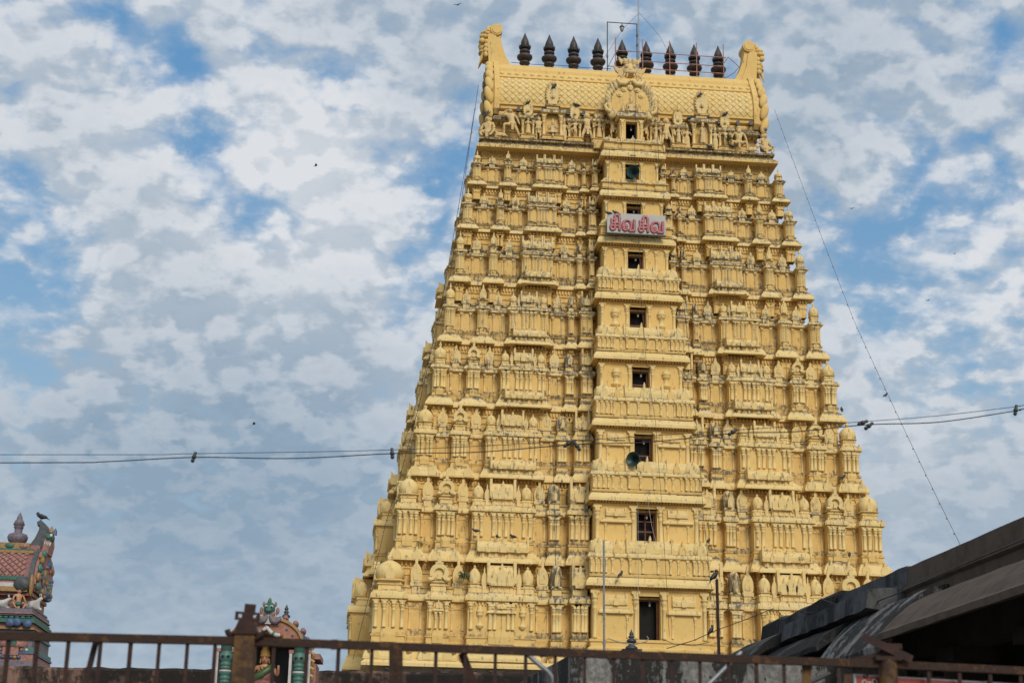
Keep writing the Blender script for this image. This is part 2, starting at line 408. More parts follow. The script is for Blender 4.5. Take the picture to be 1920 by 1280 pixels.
def dome_mb(hw, z0, z1, z2, z3, cy, lv, sq=.42, neck=.74):
    """square dome on its neck, with an ogee arch on the front"""
    m = MB()
    nh = z1 - z0
    m.ring([(0, z0), (0, z0 + .62 * nh), (hw * .10, z0 + .66 * nh, .4), (hw * .10, z0 + .74 * nh, .5), (0, z0 + .8 * nh), (0, z1)], -hw * neck, hw * neck, cy - hw * neck, cy + hw * neck)
    for s in (-1, 1):
        m.box(s * hw * .45 - .03, s * hw * .45 + .03, cy - hw * neck - .035, cy - hw * neck + .02, z0, z0 + .62 * nh)
    m.lathe([(hw * .80, z1, .4), (hw * 1.02, z1 + .03 * hw, .4), (hw * 1.02, z1 + .12 * hw, .3), (hw * .80, z1 + .17 * hw, .2)], 0, cy, 16, .8, math.pi / 16)
    b = z1 + .17 * hw; H = z3 - b
    m.lathe([(hw * a, b + H * q, .12 + .15 * q) for a, q in ((.78, 0), (.90, .12), (.96, .28), (.95, .42), (.86, .60), (.70, .75), (.46, .88), (.22, .97), (.10, 1.0))], 0, cy, 16, sq, math.pi / 16)
    o = ogee(hw * .62, H * .80)
    m.ext([(x, b - .02 + z) for x, z in o], cy - hw * 1.0, cy - hw * .7, .25)
    o = ogee(hw * .5, H * .72)
    for s in (-1, 1):
        m.add([(s * hw * 1.0, cy + x, b + z) for x, z in o], [tuple(range(len(o)))], .25)
    return m
def wagon_mb(w, z0, h, yf, d, horn=1.0, nas=1, dirt=.35, plate=True, ns=1.0):
    """barrel roof along x with pointed end plates and small front arches"""
    m = MB()
    pr = [(yf + .02, z0), (yf - .02, z0 + .12 * h), (yf - .03, z0 + .38 * h), (yf + .03 * d, z0 + .66 * h), (yf + .14 * d, z0 + .86 * h), (yf + .34 * d, z0 + h), (yf + d, z0 + h), (yf + d, z0)]
    m.extx(list(reversed(pr)), -w / 2, w / 2, [.3, .5, .6, .5, .4, .3, .4, .5] if dirt < .5 else dirt)
    m.box(-w / 2 - .03, w / 2 + .03, yf - .06, yf + d, z0 - .06 * h, z0 + .07 * h, .4, .8)
    if plate:
        e = .10 * h
        hp = [(yf + .06, z0 - .05 * h), (yf - e, z0 + .02 * h), (yf - e * 1.15, z0 + .4 * h), (yf - e * .3, z0 + .75 * h), (yf - e * .1, z0 + (1.06 + .30 * horn) * h), (yf + .16 * d, z0 + 1.10 * h), (yf + .5 * d, z0 + 1.08 * h), (yf + d, z0 + 1.02 * h), (yf + d, z0)]
        t = .085 * h + .02
        for s in (-1, 1):
            x = s * w / 2
            m.extx(list(reversed(hp)), min(x - s * t * .4, x + s * t), max(x - s * t * .4, x + s * t), .35)
    for k in range(nas):
        x = 0 if nas == 1 else (k / (nas - 1) - .5) * w * .62
        big = ns * (1.0 if (nas == 1 or (nas == 3 and k == 1)) else .72)
        m.ext([(x + a, z0 - .04 * h + b) for a, b in ogee(h * .62 * big, h * 1.12 * big)], yf - .10, yf + .1, .3)
        m.box(x - h * .26 * big, x + h * .26 * big, yf - .12, yf + .1, z0 - .12 * h, z0 + .02 * h, .4)
    return m
def crest_mb(hw, z0, H, y, arch):
    """front arch of a niche pavilion: horseshoe with a hollow and a knob, or a pointed bulb"""
    m = MB()
    if arch:
        r = hw * .80; zc = z0 + r * .86
        o = horseshoe(r); inn = horseshoe(r * .52)
        n = len(o); t = .16
        vs = [(x, y - t, zc + z) for x, z in o] + [(x, y - t, zc + z) for x, z in inn] + [(x, y + .3, zc + z) for x, z in o] + [(x, y, zc + z) for x, z in inn]
        fs = [(k, k + 1, n + k + 1, n + k) for k in range(n - 1)] + [(k + 1, k, 2 * n + k, 2 * n + k + 1) for k in range(n - 1)] + [(n + k, n + k + 1, 3 * n + k + 1, 3 * n + k) for k in range(n - 1)]
        m.add(vs, fs, .22)
        m.ext([(x, zc + z) for x, z in horseshoe(r * .93)], y - .02, y + .5, .12)
        for s in (-1, 1):
            m.ell((s * r * .92, y - t + .04, zc - r * .70), (r * .30, .11, r * .26), 8, 5, .25)
            m.ext([(s * (r * 1.05 + a * s), zc - r * .66 + b) for a, b in ((0, 0), (r * .26, r * .10), (r * .34, r * .36), (r * .12, r * .2))][::s], y - t, y, .25)
        m.box(-r * .24, r * .24, y - .09, y, zc - r * .62, zc - r * .42, .2); m.box(-r * .16, r * .16, y - .09, y, zc - r * .42, zc - r * .06, .15)
        m.ext([(-r * .34, zc + r * .93), (r * .34, zc + r * .93), (r * .46, zc + r * 1.1), (r * .2, zc + r * 1.16), (r * .16, zc + r * 1.45), (r * .22, zc + r * 1.55), (0, zc + r * 1.85), (-r * .22, zc + r * 1.55), (-r * .16, zc + r * 1.45), (-r * .2, zc + r * 1.16), (-r * .46, zc + r * 1.1)], y - t, y + .1, .3)
    else:
        m.ext([(x, z0 + z) for x, z in ogee(hw * 1.35, H)], y - .12, y + .16, .25)
        m.ext([(x, z0 + .03 + z) for x, z in ogee(hw * .85, H * .62)], y - .17, y - .12, .2)
    return m

def pavilion(kind, i):
    """meshes of one pavilion type on tier i: list of (part name, mesh, [offsets])"""
    H = TZ[i + 1] - TZ[i]; bk, ba, wb, wt, kt, db, dw, dt, fn = [f * H for f in fracs(i)]
    K = KAP[i]; q = H / 4.0
    a, b = {'K': (0, 1), 'P': (2, 3), 'S': (4, 5), 'D': (6, 7), 'E': (8, 9), 'N': (0, 0)}[kind]
    kh = (K[a] - K[b]) / 2 if kind != 'N' else .30 + .12 * q
    yw = .24 + .10 * q; e2 = .12 + .05 * q
    hw = kh - e2 * .85
    bh = kh + {'K': .20, 'P': .20, 'S': .12, 'D': .05, 'E': .05, 'N': .02}[kind] * min(1, q + .2)
    out = {}; multi = []
    yb = yw + (2 * hw if kind in 'KP' else 1.1)
    body = MB()
    if kind != 'N':
        body.ring([(.05, bk * .9), (.09, bk, 1.0), (.09, bk + .02 * H, 1.0), (.03, bk + .03 * H, .7), (.03, ba - .02 * H, .1), (.03, ba, .3), (.08, ba + .005 * H, .5), (.08, ba + .02 * H, 1.0), (.02, ba + .03 * H, 1.0), (0, wb, .4), (0, wb + .04 * H, .1), (0, wt * .97), (.03, wt * .98), (.03, wt + .02)], -hw, hw, yw, yb)
        if i > 0:
            bl = hw * .92
            body.ring([(.0, -.30 * H), (0, -.16 * H), (.04, -.155 * H, .4), (.04, -.14 * H, .6), (0, -.135 * H), (0, -.085 * H), (.06, -.08 * H), (.06, -.06 * H), (.02, -.055 * H), (.02, .02 * H)], -bl, bl, yw + .02, yb)
            nb = max(3, int(bl * 2 / .16))
            for k in range(nb):
                x = -bl + .05 + (2 * bl - .10) * k / (nb - 1)
                body.box(x - .035, x + .035, yw - .12, yw, -.05 * H, -.005 * H)
            for s in (-1, 1):
                body.box(s * (bl - .12) - .07, s * (bl - .12) + .07, yw - .03, yw + .1, -.30 * H, -.16 * H)
                body.ext([(s * (bl - .12) + x, z) for x, z in ((-.07, -.14 * H), (.07, -.14 * H), (.14, -.085 * H), (-.14, -.085 * H))], yw - .05, yw + .1)
        out['eave'] = MB().ring(eave_prof(bk, yw + .02), -(bh - yw), bh - yw, yw, yb)
        if i == 0:
            body.ring([(.16, .0), (.16, .1 * H), (.1, .11 * H)], -hw, hw, yw, yb)
            for k in range(int(hw * 2 / .24)):
                x = -hw + .12 + k * .24; body.box(x - .06, x + .06, yw - .2, yw - .1, .02 * H, .085 * H)
    cm = MB().ring(cornice_prof(kt - wt, e2, wt), -(kh - e2), kh - e2, yw, yb)
    if kind != 'N' and i <= 2:
        nn = {'K': 3, 'P': 3, 'S': 7, 'D': 2, 'E': 3}[kind]
        for k in range(nn):
            x = (k / max(1, nn - 1) - .5) * 2 * (kh - .14)
            cm.ext([(x + p, wt + .10 * (kt - wt) + z) for p, z in ogee(.20, .34)], yw - e2 - .035, yw - e2 * .3, .35)
        if i <= 2 and kind in 'KP':
            for k in range(2):
                x = (k - .5) * 1.1 * bh
                out['eave'].ext([(x + p, .04 + z) for p, z in ogee(.42, .62)], -.04, yw * .5, .25)
    if kind in 'KPS' and i <= 5:
        nf = int(2 * hw / .15)
        for k in range(nf):
            x = -hw + .04 + k * (2 * hw - .08) / (nf - 1); cm.box(x - .03, x + .03, yw - .075, yw + .02, wt - .035 * H, wt + .01, .3)
    out['cornice'] = cm
    pw = .105 + .035 * q if kind != 'N' else .075 + .02 * q
    ph = wt - wb
    pm = pilaster_mb(pw, ph, 8 if i < 4 else 4)
    if kind in 'KP': xs = [-hw + pw * .8, -hw * .30, hw * .30, hw - pw * .8]
    elif kind == 'S': xs = [-hw + pw, -hw * .70, -hw * .30, -hw * .11, hw * .11, hw * .30, hw * .70, hw - pw] if i < 6 else [-hw + pw, -hw * .30, -hw * .10, hw * .10, hw * .30, hw - pw]
    elif kind == 'D': xs = [-hw + pw * .7, hw - pw * .7] if i > 3 else [-hw + pw * .7, 0, hw - pw * .7]
    elif kind == 'E': xs = [-hw + pw * .8, -hw * .3, hw * .3, hw - pw * .8]
    else: xs = [-kh * .58, kh * .58]
    yp = yw - pw * .28
    if i == 0 and kind == 'S':
        xs = [-hw + pw, -hw * .34, -hw * .2, hw * .2, hw * .34, hw - pw]
        for s in (-1, 1):
            vs_ = MB().lathe([(a * .17, wb + .04 + ph * .86 * q_, .2) for a, q_ in ((.5, 0), (.6, .04), (1.0, .10), (1.05, .15), (.6, .20), (.45, .24), (.45, .50), (.8, .54), (1.0, .60), (.6, .64), (1.05, .69), (1.0, .75), (.6, .80), (.75, .88), (.5, .94), (.06, 1.0))], 0, yw, 10)
            multi.append(('vase_relief', vs_.mesh('vase_relief', M['trim']), [(s * hw * .64, 0, 0)]))
        rl = MB().ring(cornice_prof(ph * .12, .12, wb + ph * .58), -hw * .36, hw * .36, yw - .10, yw)
        rl.box(-hw * .30, hw * .30, yw - .12, yw, wb + ph * .70, wb + ph * .76); rl.join(wagon_mb(hw * .60, wb + ph * .77, ph * .18, yw - .14, .14, .4, 1))
        multi.append(('wall_relief', rl.mesh('wall_relief', M['trim']), [(0, 0, 0)]))
    if i == 0 and kind == 'P':
        rl = MB().ring(cornice_prof(ph * .10, .08, wb + ph * .62), -hw * .34, hw * .34, yw - .14, yw); rl.ext([(x, wb + ph * .72 + z) for x, z in ogee(hw * .5, ph * .34)], yw - .20, yw - .05, .3)
        for s in (-1, 1): rl.join(pilaster_mb(.09, ph * .62, 8), Matrix.Translation((s * hw * .22, yw - .12, wb)))
        multi.append(('wall_relief', rl.mesh('wall_relief', M['trim']), [(0, 0, 0)])); xs = [-hw + pw * .8, hw - pw * .8]
    if kind in 'KPS':  # a groove between the inner pair, under a projecting middle
        g = hw * (.42 if kind != 'S' else .36)
        body.box(-g, -.02, yw - .05, yw + .05, wb, wt); body.box(.02, g, yw - .05, yw + .05, wb, wt)
        body.ring([(.02, bk + .03 * H), (.05, ba + .02 * H, .6), (0.0, wb, .4)], -g, g, yw - .07, yw + .1)
        cm.ring([(o_ * 1.0, z_, d_) for o_, z_, d_ in cornice_prof((kt - wt) * 1.12, e2, wt - .01)], -(g - .02), g - .02, yw - .06, yb)
    if kind == 'N':
        body.box(-kh * .95, kh * .95, yw + .0, yw + .5, wb, wt); body.box(-kh * .22, kh * .22, yw - .012, yw + .01, wb + .02 * H, wt - .05 * H)
        body.ring([(.02, ba + .0 * H), (.06, ba + .02 * H, .8), (.0, wb, .8)], -kh * .8, kh * .8, yw - .02, yw + .4)
        out['cornice'] = MB().ring(cornice_prof(kt - wt, e2 * .9, wt), -(kh - e2), kh - e2, yw, yw + .6)
        out['cornice'].box(-kh * .42, kh * .42, yw - .04, yw + .4, kt, db, .4)
        out['cornice'].box(-kh * .62, kh * .62, yw - .08, yw + .4, db - .03 * H, db + .01 * H, .6)
        out['crest'] = MB().ext([(x, db + .01 * H + z) for x, z in ogee(kh * (1.22 if i < 4 else 1.05), (fn - db) * (.95 if i < 4 else .80))], yw - .07, yw + .12, .3)
        out['crest'].ext([(x, db + .03 * H + z) for x, z in ogee(kh * .66, (fn - db) * .5)], yw - .10, yw - .06, .3)
    if kind == 'K':
        out['dome'] = dome_mb(hw * .98, kt, db, dw, dt, yw + hw, i)
        out['finial'] = finial_mb(hw * .26, (fn - dt) * 1.25 + .06, 0, yw + hw, dt - .03)
    if kind == 'P':
        ch = fn - db
        nk = MB().ring([(0, kt), (0, lerp(kt, db, .6)), (.06, lerp(kt, db, .66), .4), (.06, lerp(kt, db, .8), .7), (0, lerp(kt, db, .85)), (0, db), (.1, db, .4), (.1, db + .06, .5)], -hw * .70, hw * .70, yw + .14, yb)
        for s in (-1, 1): nk.box(s * hw * .5 - .04, s * hw * .5 + .04, yw + .1, yw + .16, kt, lerp(kt, db, .6))
        out['neck'] = nk
        out['crest'] = crest_mb(hw * (1.12 if i < 4 else 1.0), db + .04, ch, yw + .10, i < 4)
    if kind == 'S':
        if i <= 4:
            tp = dt
            rows = MB().ring([(0, kt), (0, lerp(kt, db, .55)), (.05, lerp(kt, db, .6), .8), (.05, lerp(kt, db, .72), .9), (0, lerp(kt, db, .78))], -hw * .98, hw * .98, yw + .22, yb)
            out['parapet'] = rows
            kd = MB()
            sh = hw * .19
            kd.join(dome_mb(sh, kt, lerp(kt, db, .95), dw, lerp(db, dt, .72), 0, i, .5))
            kd.join(finial_mb(sh * .3, .16, 0, 0, lerp(db, dt, .72) - .02))
            cr = MB().ext([(x, lerp(kt, db, .8) + z) for x, z in ogee(hw * .17, (dt - db) * .85)], 0, .13, .4)
            cr.box(-hw * .05, hw * .05, 0, .13, kt, lerp(kt, db, .8), .4)
            multi += [('corner_dome', kd.mesh('corner_dome', M['trim']), [(s * hw * .80, yw + .12 + sh, 0) for s in (-1, 1)]), ('crest', cr.mesh('crest', M['trim']), [(s * hw * .52, yw + .12, 0) for s in (-1, 1)])]
            wg = wagon_mb(hw * .76, db, (dt - db) * .86, yw + .06, 1.0, .5, 3 if i < 3 else 1)
            wg.ring([(0, kt), (0, lerp(kt, db, .6)), (.05, lerp(kt, db, .66), .6), (.05, lerp(kt, db, .8), .8), (0, lerp(kt, db, .84)), (0, db)], -hw * .34, hw * .34, yw + .10, yw + 1)
            for s in (-3, -1, 1, 3): wg.box(s * hw * .09 - .035, s * hw * .09 + .035, yw + .06, yw + .12, kt, lerp(kt, db, .6), .3)
            out['wagon_roof'] = wg
        else:
            rw = MB().ring([(0, kt), (0, lerp(kt, db, .55)), (.06, lerp(kt, db, .62), .6), (.06, lerp(kt, db, .78), .9), (0, lerp(kt, db, .82)), (0, db)], -hw * .94, hw * .94, yw + .16, yb)
            for s in (-4, -2, 0, 2, 4): rw.box(s * hw * .2 - .05, s * hw * .2 + .05, yw + .12, yw + .17, kt, lerp(kt, db, .55), .3)
            out['parapet'] = rw
            wg = wagon_mb(hw * 1.86, db, (fn - db) * .74, yw + .14, .9, .5, 3, ns=.72)
            for s in (-1, 1):
                x = s * hw * .36
                wg.join(wagon_mb(.02, db, (fn - db) * .8, yw + .12, .5, .5, 0), Matrix.Translation((x, 0, 0)))
            out['wagon_roof'] = wg
        if 1 <= i <= 5:   # the upper roof of the long pavilion below, in front of the eave
            uw = hw * .80; y0 = -.30
            ur = MB().ring(eave_prof(.07 * H, .26, -.015 * H), -uw + .02, uw - .02, y0 + .26, yw)
            ur.box(-uw * .92, uw * .92, y0 + .22, yw, .05 * H, .12 * H, .3)
            for s in (-3, -2, -1, 0, 1, 2, 3): ur.box(s * uw * .27 - .06, s * uw * .27 + .06, y0 + .17, y0 + .24, .05 * H, .115 * H, .3)
            ur.join(wagon_mb(uw * 2.0, .12 * H, .125 * H, y0 + .10, yw - y0 + .3, 1.3, 3))
            out['upper_roof'] = ur
    if kind == 'D':
        nk = MB().ring([(0, kt), (0, lerp(kt, db, .6)), (.05, lerp(kt, db, .66), .7), (.05, lerp(kt, db, .8), .9), (0, db)], -hw * .9, hw * .9, yw + .06, yb)
        out['neck'] = nk
        r = hw * 1.18
        dm = MB().lathe([(r * c, db + (dt - db) * s, d) for c, s, d in ((.9, 0, .7), (1.0, .06, .7), (1.02, .35, .9), (.97, .6, .8), (.80, .82, .6), (.5, .95, .5), (.2, 1.0, .4))], 0, yw + hw + .12, 14, .35)
        dm.ext([(x, db - .02 + z) for x, z in ogee(hw * .95, (dt - db) * .92)], yw - .10, yw + .35, .45)
        dm.ext([(x, db + .02 + z) for x, z in ogee(hw * .5, (dt - db) * .55)], yw - .13, yw - .09, .3)
        out['dome'] = dm
    if kind == 'E':
        nk = MB().ring([(0, kt), (0, lerp(kt, db, .6)), (.05, lerp(kt, db, .66), .7), (.05, lerp(kt, db, .8), .9), (0, db)], -hw * .9, hw * .9, yw + .06, yb)
        for s in (-1, 1): nk.box(s * hw * .5 - .04, s * hw * .5 + .04, yw + .02, yw + .08, kt, lerp(kt, db, .6), .5)
        out['neck'] = nk
        out['wagon_roof'] = wagon_mb(hw * 1.55, db, (dt - db) * .88, yw + .02, 1.0, 1.5, 1, .55)
    name = {'K': 'corner_pavilion', 'P': 'arched_pavilion', 'S': 'long_pavilion', 'D': 'domed_pavilion', 'E': 'horned_pavilion', 'N': 'wall_niche'}[kind]
    meshes = [(name, body.mesh(name, M['wall']), [(0, 0, 0)])]
    for nm, mb in out.items(): meshes.append((nm, mb.mesh(nm, M['trim']), [(0, 0, 0)]))
    meshes.append(('pilaster', pm.mesh('pilaster', M['trim']), [(x, yp - (.04 if (kind in 'KPS' and abs(x) < hw * .4) else 0), wb) for x in xs]))
    return meshes + multi

RJ = random.Random(21)
def place(meshes, loc, rz, grime):
    loc = (loc[0] + RJ.gauss(0, .012), loc[1] + RJ.gauss(0, .014), loc[2] + RJ.gauss(0, .010)); grime = max(.1, min(1, grime + RJ.gauss(0, .10)))
    root = inst(meshes[0][0], meshes[0][1], TOWER, loc, rz + RJ.gauss(0, .006), grime)
    for nm, me, offs in meshes[1:]:
        for o in offs: inst(nm, me, root, o, 0, grime)
    return root

NT_ = 8
for i in range(NT_):
    H = TZ[i + 1] - TZ[i]; bk, ba, wb, wt, kt, db, dw, dt, fn = [f * H for f in fracs(i)]
    w, v, z = TW[i], TV[i], TZ[i]
    dv = v - TV[i + 1]
    up_ = dv + .68; RC = .72 + .20 * H / 4; DX = max(0, KAP[i][1] + .22 - w + RC)
    gr = [.34, .38, .46, .56, .68, .78, .86, .92][i]
    # wall core of the tier
    core = MB().ring([(-RC - .08, z + bk * .5), (-RC + .04, z + bk * .84, 1.), (-RC + .04, z + ba * .9, .6), (-RC + .08, z + ba + .01 * H, .6), (-RC + .08, z + ba + .03 * H, 1.0), (-RC, z + ba + .035 * H, 1.0), (-RC, z + wb, .6), (-RC, z + wt * .88), (-RC + .035, z + wt * .885, .3), (-RC + .035, z + wt * .92, .6), (-RC, z + wt * .925, .9), (-RC, z + wt), (-RC, z + kt * .98, .8), (-up_, z + kt, .9), (-up_, z + .80 * H), (-up_ + .05, z + .805 * H, .3), (-up_ + .05, z + .825 * H, .7), (-up_, z + .83 * H), (-up_, z + .885 * H), (-up_ + .06, z + .89 * H, .3), (-up_ + .06, z + .91 * H, .6), (-up_ + .02, z + .915 * H), (-up_ + .02, z + 1.06 * H)],
                     -w - DX, w + DX, -v, v, cap=True)
    tw = core.build('tier_wall', M['wall'], TOWER, grime=gr)
    re = MB().ring([(o - .34, zz + z + bk * .06, d) for o, zz, d in eave_prof(bk * .78, .30)], -w + RC - .40, w - RC + .40, -v + RC - .40, v - .2)
    re.build('running_eave', M['trim'], tw, grime=gr)
    rc = MB().ring([(o, zz, d) for o, zz, d in cornice_prof((kt - wt) * .90, .18, z + wt)], -w + RC, w - RC, -v + RC, v - .2)
    rc.ring([(0, z + kt, .5), (0, z + lerp(kt, db, .5), .5), (.08, z + lerp(kt, db, .55), .8), (.08, z + lerp(kt, db, .75), 1.0), (-.1, z + lerp(kt, db, .8), .9)], -w + RC + .08, w - RC - .08, -v + RC + .08, v - .2)
    rc.build('running_cornice', M['trim'], tw, grime=gr)
    dn = MB(); nz0, nz1 = z + .935 * H, z + .985 * H
    x = -w + up_ + .1
    while x < w - up_: dn.box(x - .036, x + .036, -v + up_ - .11, -v + up_, nz0, nz1); x += .15
    y = -v + up_ + .1
    while y < v - .3: dn.box(-w + up_ - .11, -w + up_, y - .036, y + .036, nz0, nz1); y += .15
    o = dn.build('dentil_band', M['wall'], tw, grime=gr); o['kind'] = 'stuff'
    sets = {k: pavilion(k, i) for k in 'KPSDEN'}
    K = KAP[i]
    for s in (-1, 1):
        for kd, a, b, off, gg in (('K', 0, 1, 0, 0), ('P', 2, 3, 0, .05), ('S', 4, 5, -.10, .08), ('D', 6, 7, .20, .45), ('E', 8, 9, -.02, .45)):
            place(sets[kd], (s * (K[a] + K[b]) / 2, -v + off, z), 0, min(1, gr + gg))
        for a, b, gg in ((1, 2, .12), (3, 4, .15), (5, 6, .4)):
            place(sets['N'], (s * (K[a] + K[b]) / 2, -v + RC - .34, z), 0, min(1, gr + gg))
    # left side of the tower
    kc = (K[0] - K[1]) / 2
    place(sets['K'], (-w, v - kc - (w - K[0]), z), -math.pi / 2, gr)
    place(sets['S'], (-w - [.95, .85, .55, .4, .3, .25, .22, .2][i], .25, z), -math.pi / 2, gr)
    if i < 4:
        for s in (-1, 1): place(sets['P'], (-w, s * v * .58 + (.2 if s > 0 else 0), z), -math.pi / 2, gr)

# ------------------------------------------------------------------ the projecting middle bay with its doorways
def central_bay(j):
    z0, z1 = CZ[j], CZ[j + 1]
    v = CV[j + 1]; b = CB[j + 1]; yw = -v + .34; hw = b - .30; yb = -TV[j + 1] + .6
    d0, d1 = [q + EYE for q in DOOR[j]]; oh = OH[j]; H = TZ[j + 1] - TZ[j]
    gr = [.24, .26, .28, .32, .38, .46, .56, .66][j]
    zl = z0 if j else TZ[0]
    sill, head = d0 - .03, d1 + .10
    bay = MB()
    if j == 0:
        bay.ring([(.42, zl), (.42, zl + .12), (.30, zl + .2, .5), (.30, zl + .55), (.24, zl + .57, .4), (.24, zl + .72, .6), (.1, zl + .8), (.1, sill - .16), (.16, sill - .14), (.16, sill - .04, .5), (0, sill)], -hw, hw, yw, yb)
        for k in range(18):
            x = -hw + .1 + k * (2 * hw - .2) / 17; bay.box(x - .09, x + .09, yw - .33, yw - .28, zl + .26, zl + .5)
    else:
        bay.box(-hw, hw, yw, yb, zl + .02, sill)
    dp = .42
    bay.box(-hw, -oh, yw, yb, sill, head); bay.box(oh, hw, yw, yb, sill, head)
    bay.ring([(0, head), (0, z1 - .20), (.05, z1 - .19), (.05, z1 - .12), (0, z1 - .11), (0, z1 + .06)], -hw, hw, yw, yb)
    # shallow box behind the opening, a room's darkness painted in near black
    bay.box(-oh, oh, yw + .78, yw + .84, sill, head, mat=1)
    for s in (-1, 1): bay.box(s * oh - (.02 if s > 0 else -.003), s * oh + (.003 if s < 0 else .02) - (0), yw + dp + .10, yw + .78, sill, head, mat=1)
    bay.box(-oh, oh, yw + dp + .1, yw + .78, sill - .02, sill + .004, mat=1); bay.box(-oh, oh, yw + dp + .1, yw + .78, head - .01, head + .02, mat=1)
    root = bay.build('central_bay', [M['wall'], M['dark']], TOWER, grime=gr)
    # timber frame
    fr = MB(); fw_ = .075; top = d1; yf = yw + dp
    x0, x1 = -oh + .02, oh - .02
    fr.box(x0, x0 + fw_, yf, yf + .09, sill, top); fr.box(x1 - fw_ - .02, x1, yf, yf + .09, sill, top); fr.box(x0 + fw_, x1 - fw_ - .02, yf, yf + .09, top - fw_ * 1.1, top)
    if 1 <= j <= 4:
        zt = lerp(sill, top, .36 if j != 1 else .40); fr.box(x0 + fw_, x1 - fw_ - .02, yf + .02, yf + .07, zt - .03, zt + .03)
        fr.box(-.022, .022, yf + .025, yf + .065, zt + .03 if j != 1 else sill, top - fw_) if j == 1 else None
        fr.box(x0 + fw_, x1 - fw_ - .02, yf + .025, yf + .065, lerp(sill, top, .72) - .02, lerp(sill, top, .72) + .02) if j == 1 else None
    fr.build('door_frame' if j == 0 else 'window_frame', M['wood'], root)
    lt = MB().box(-oh, oh, yw + dp - .03, yw + dp + .1, d1 + .002, head + .01).build('lintel', M['wall'], root, grime=gr)
    # eave with dentils
    ev = MB().ring([(-.05, z1 + .05), (.24, z1 + .0, .1), (.30, z1 - .03, .1), (.34, z1 - .03, .2), (.34, z1 + .10, .3), (.29, z1 + .22, .3), (.20, z1 + .34, .4), (.13, z1 + .37, .7), (.13, z1 + .42, .95), (.05, z1 + .42, .8)], -hw, hw, yw, yb)
    ev.ring([(-.05, z1 + .05), (.26, z1 + .0), (.34, z1 - .035), (.375, z1 - .035), (.375, z1 + .11, .3), (.32, z1 + .235, .3), (.22, z1 + .36, .4), (.15, z1 + .385, .7), (.15, z1 + .44, .95), (.05, z1 + .44)], -b * .42, b * .42, yw, yb)
    ev.box(-.18, .12, yw - .40, yw - .36, z1 + .02, z1 + .055, .9)
    ev.build('eave', M['trim'], root, grime=gr + .15)
    dn = MB(); n = int(2 * hw / .14)
    for k in range(n):
        x = -hw + .06 + k * (2 * hw - .12) / (n - 1); dn.box(x - .036, x + .036, yw - .20, yw, z1 - .075, z1 + .02)
    y = yw + .1
    while y < yb: dn.box(-hw - .20, -hw, y - .045, y + .045, z1 - .085, z1 + .02); dn.box(hw, hw + .20, y - .045, y + .045, z1 - .085, z1 + .02); y += .17
    o = dn.build('dentil_band', M['wall'], root, grime=gr); o['kind'] = 'stuff'
    # pilasters
    pw = .17 if j < 3 else .14 if j < 6 else .115
    pm = pilaster_mb(pw, z1 - .2 - sill, 8).mesh('pilaster', M['trim'])
    for x in (-hw + pw * .6, -oh - pw * .9, oh + pw * .9, hw - pw * .6):
        inst('pilaster', pm, root, (x, yw - pw * .15, sill), 0, gr)
    sl_ = MB().ring([(0, sill - .12), (.06, sill - .11), (.06, sill - .03, .6), (0, sill - .02, .6)], -hw, -oh - .02, yw, yw + .3); sl_.ring([(0, sill - .12), (.06, sill - .11), (.06, sill - .03, .6), (0, sill - .02, .6)], oh + .02, hw, yw, yw + .3)
    sl_.build('sill_band', M['trim'], root, grime=gr + .1)
    # wall reliefs between the pilasters
    hh = z1 - .25 - sill; xm = (hw + oh) / 2
    rl = MB()
    if j <= 2:
        rw = (hw - oh) * .30
        for s in (-1, 1): rl.join(pilaster_mb(.085, hh * .50, 8), Matrix.Translation((s * rw * .82, yw - .01, sill + .06)))
        zb = sill + .06 + hh * .50
        rl.ring(cornice_prof(hh * .12, .12, zb), -rw * 1.05, rw * 1.05, yw - .05, yw + .02)
        rl.box(-rw * .8, rw * .8, yw - .06, yw + .02, zb + hh * .12, zb + hh * .19)
        rl.join(wagon_mb(rw * 1.5, zb + hh * .20, hh * .20, yw - .08, .12, .3, 1))
    elif j <= 4:
        rl.lathe([(a * .24, sill + .12 + hh * .8 * q, .2) for a, q in ((.5, 0), (.6, .04), (1.0, .10), (1.05, .15), (.7, .20), (.5, .24), (.5, .52), (.8, .56), (.95, .62), (.6, .66), (.95, .70), (1.0, .76), (.7, .80), (.75, .88), (.5, .93), (.08, 1.0))], 0, yw, 10)
    elif j == 5:
        rl.join(pilaster_mb(.12, hh, 8), Matrix.Translation((0, yw - .01, sill)))
    if rl.v:
        me = rl.mesh('wall_relief', M['trim'])
        for s in (-1, 1): inst('wall_relief', me, root, (s * xm, 0, 0), 0, gr)
    # parapet of small shrines standing on the eave
    p0 = z1 + .44; p1 = (DOOR[j + 1][0] + EYE if j < 7 else 34.74 + EYE) - .02
    h = p1 - p0; ph = hw - .02 + .12; py = yw - .14; nb = CV[j + 2] - .34 if j < 7 else 2.3
    yb2 = -nb + .05
    pa = MB().ring([(.05, p0 - .03), (.07, p0 + .02 * h, .8), (.07, p0 + .06 * h, .9), (0, p0 + .08 * h, .5), (0, p0 + .50 * h)], -ph, ph, py, yb2 + .6)
    cw = .40 * min(1, b / 2.5)
    tall = j < 5
    for s in (-1, 1):
        cx = s * (ph - cw + .05)
        pa.box(cx - cw, cx + cw, py - .07, py + .3, p0 + .08 * h, p0 + .50 * h)
        pa.ext([(s * ph * .56 + x, p0 + .60 * h + z) for x, z in ogee(.30 * b / 2.6, h * .40)], py - .03, py + .2, .3)
    pa.box(-b * .34, b * .34, py - .06, py + .3, p0 + .08 * h, p0 + .50 * h)
    pr = pa.build('parapet', M['wall'], root, grime=gr + .05)
    cp = MB().ring(cornice_prof(h * .14, .10, p0 + .49 * h), -ph, ph, py, yb2 + .6)
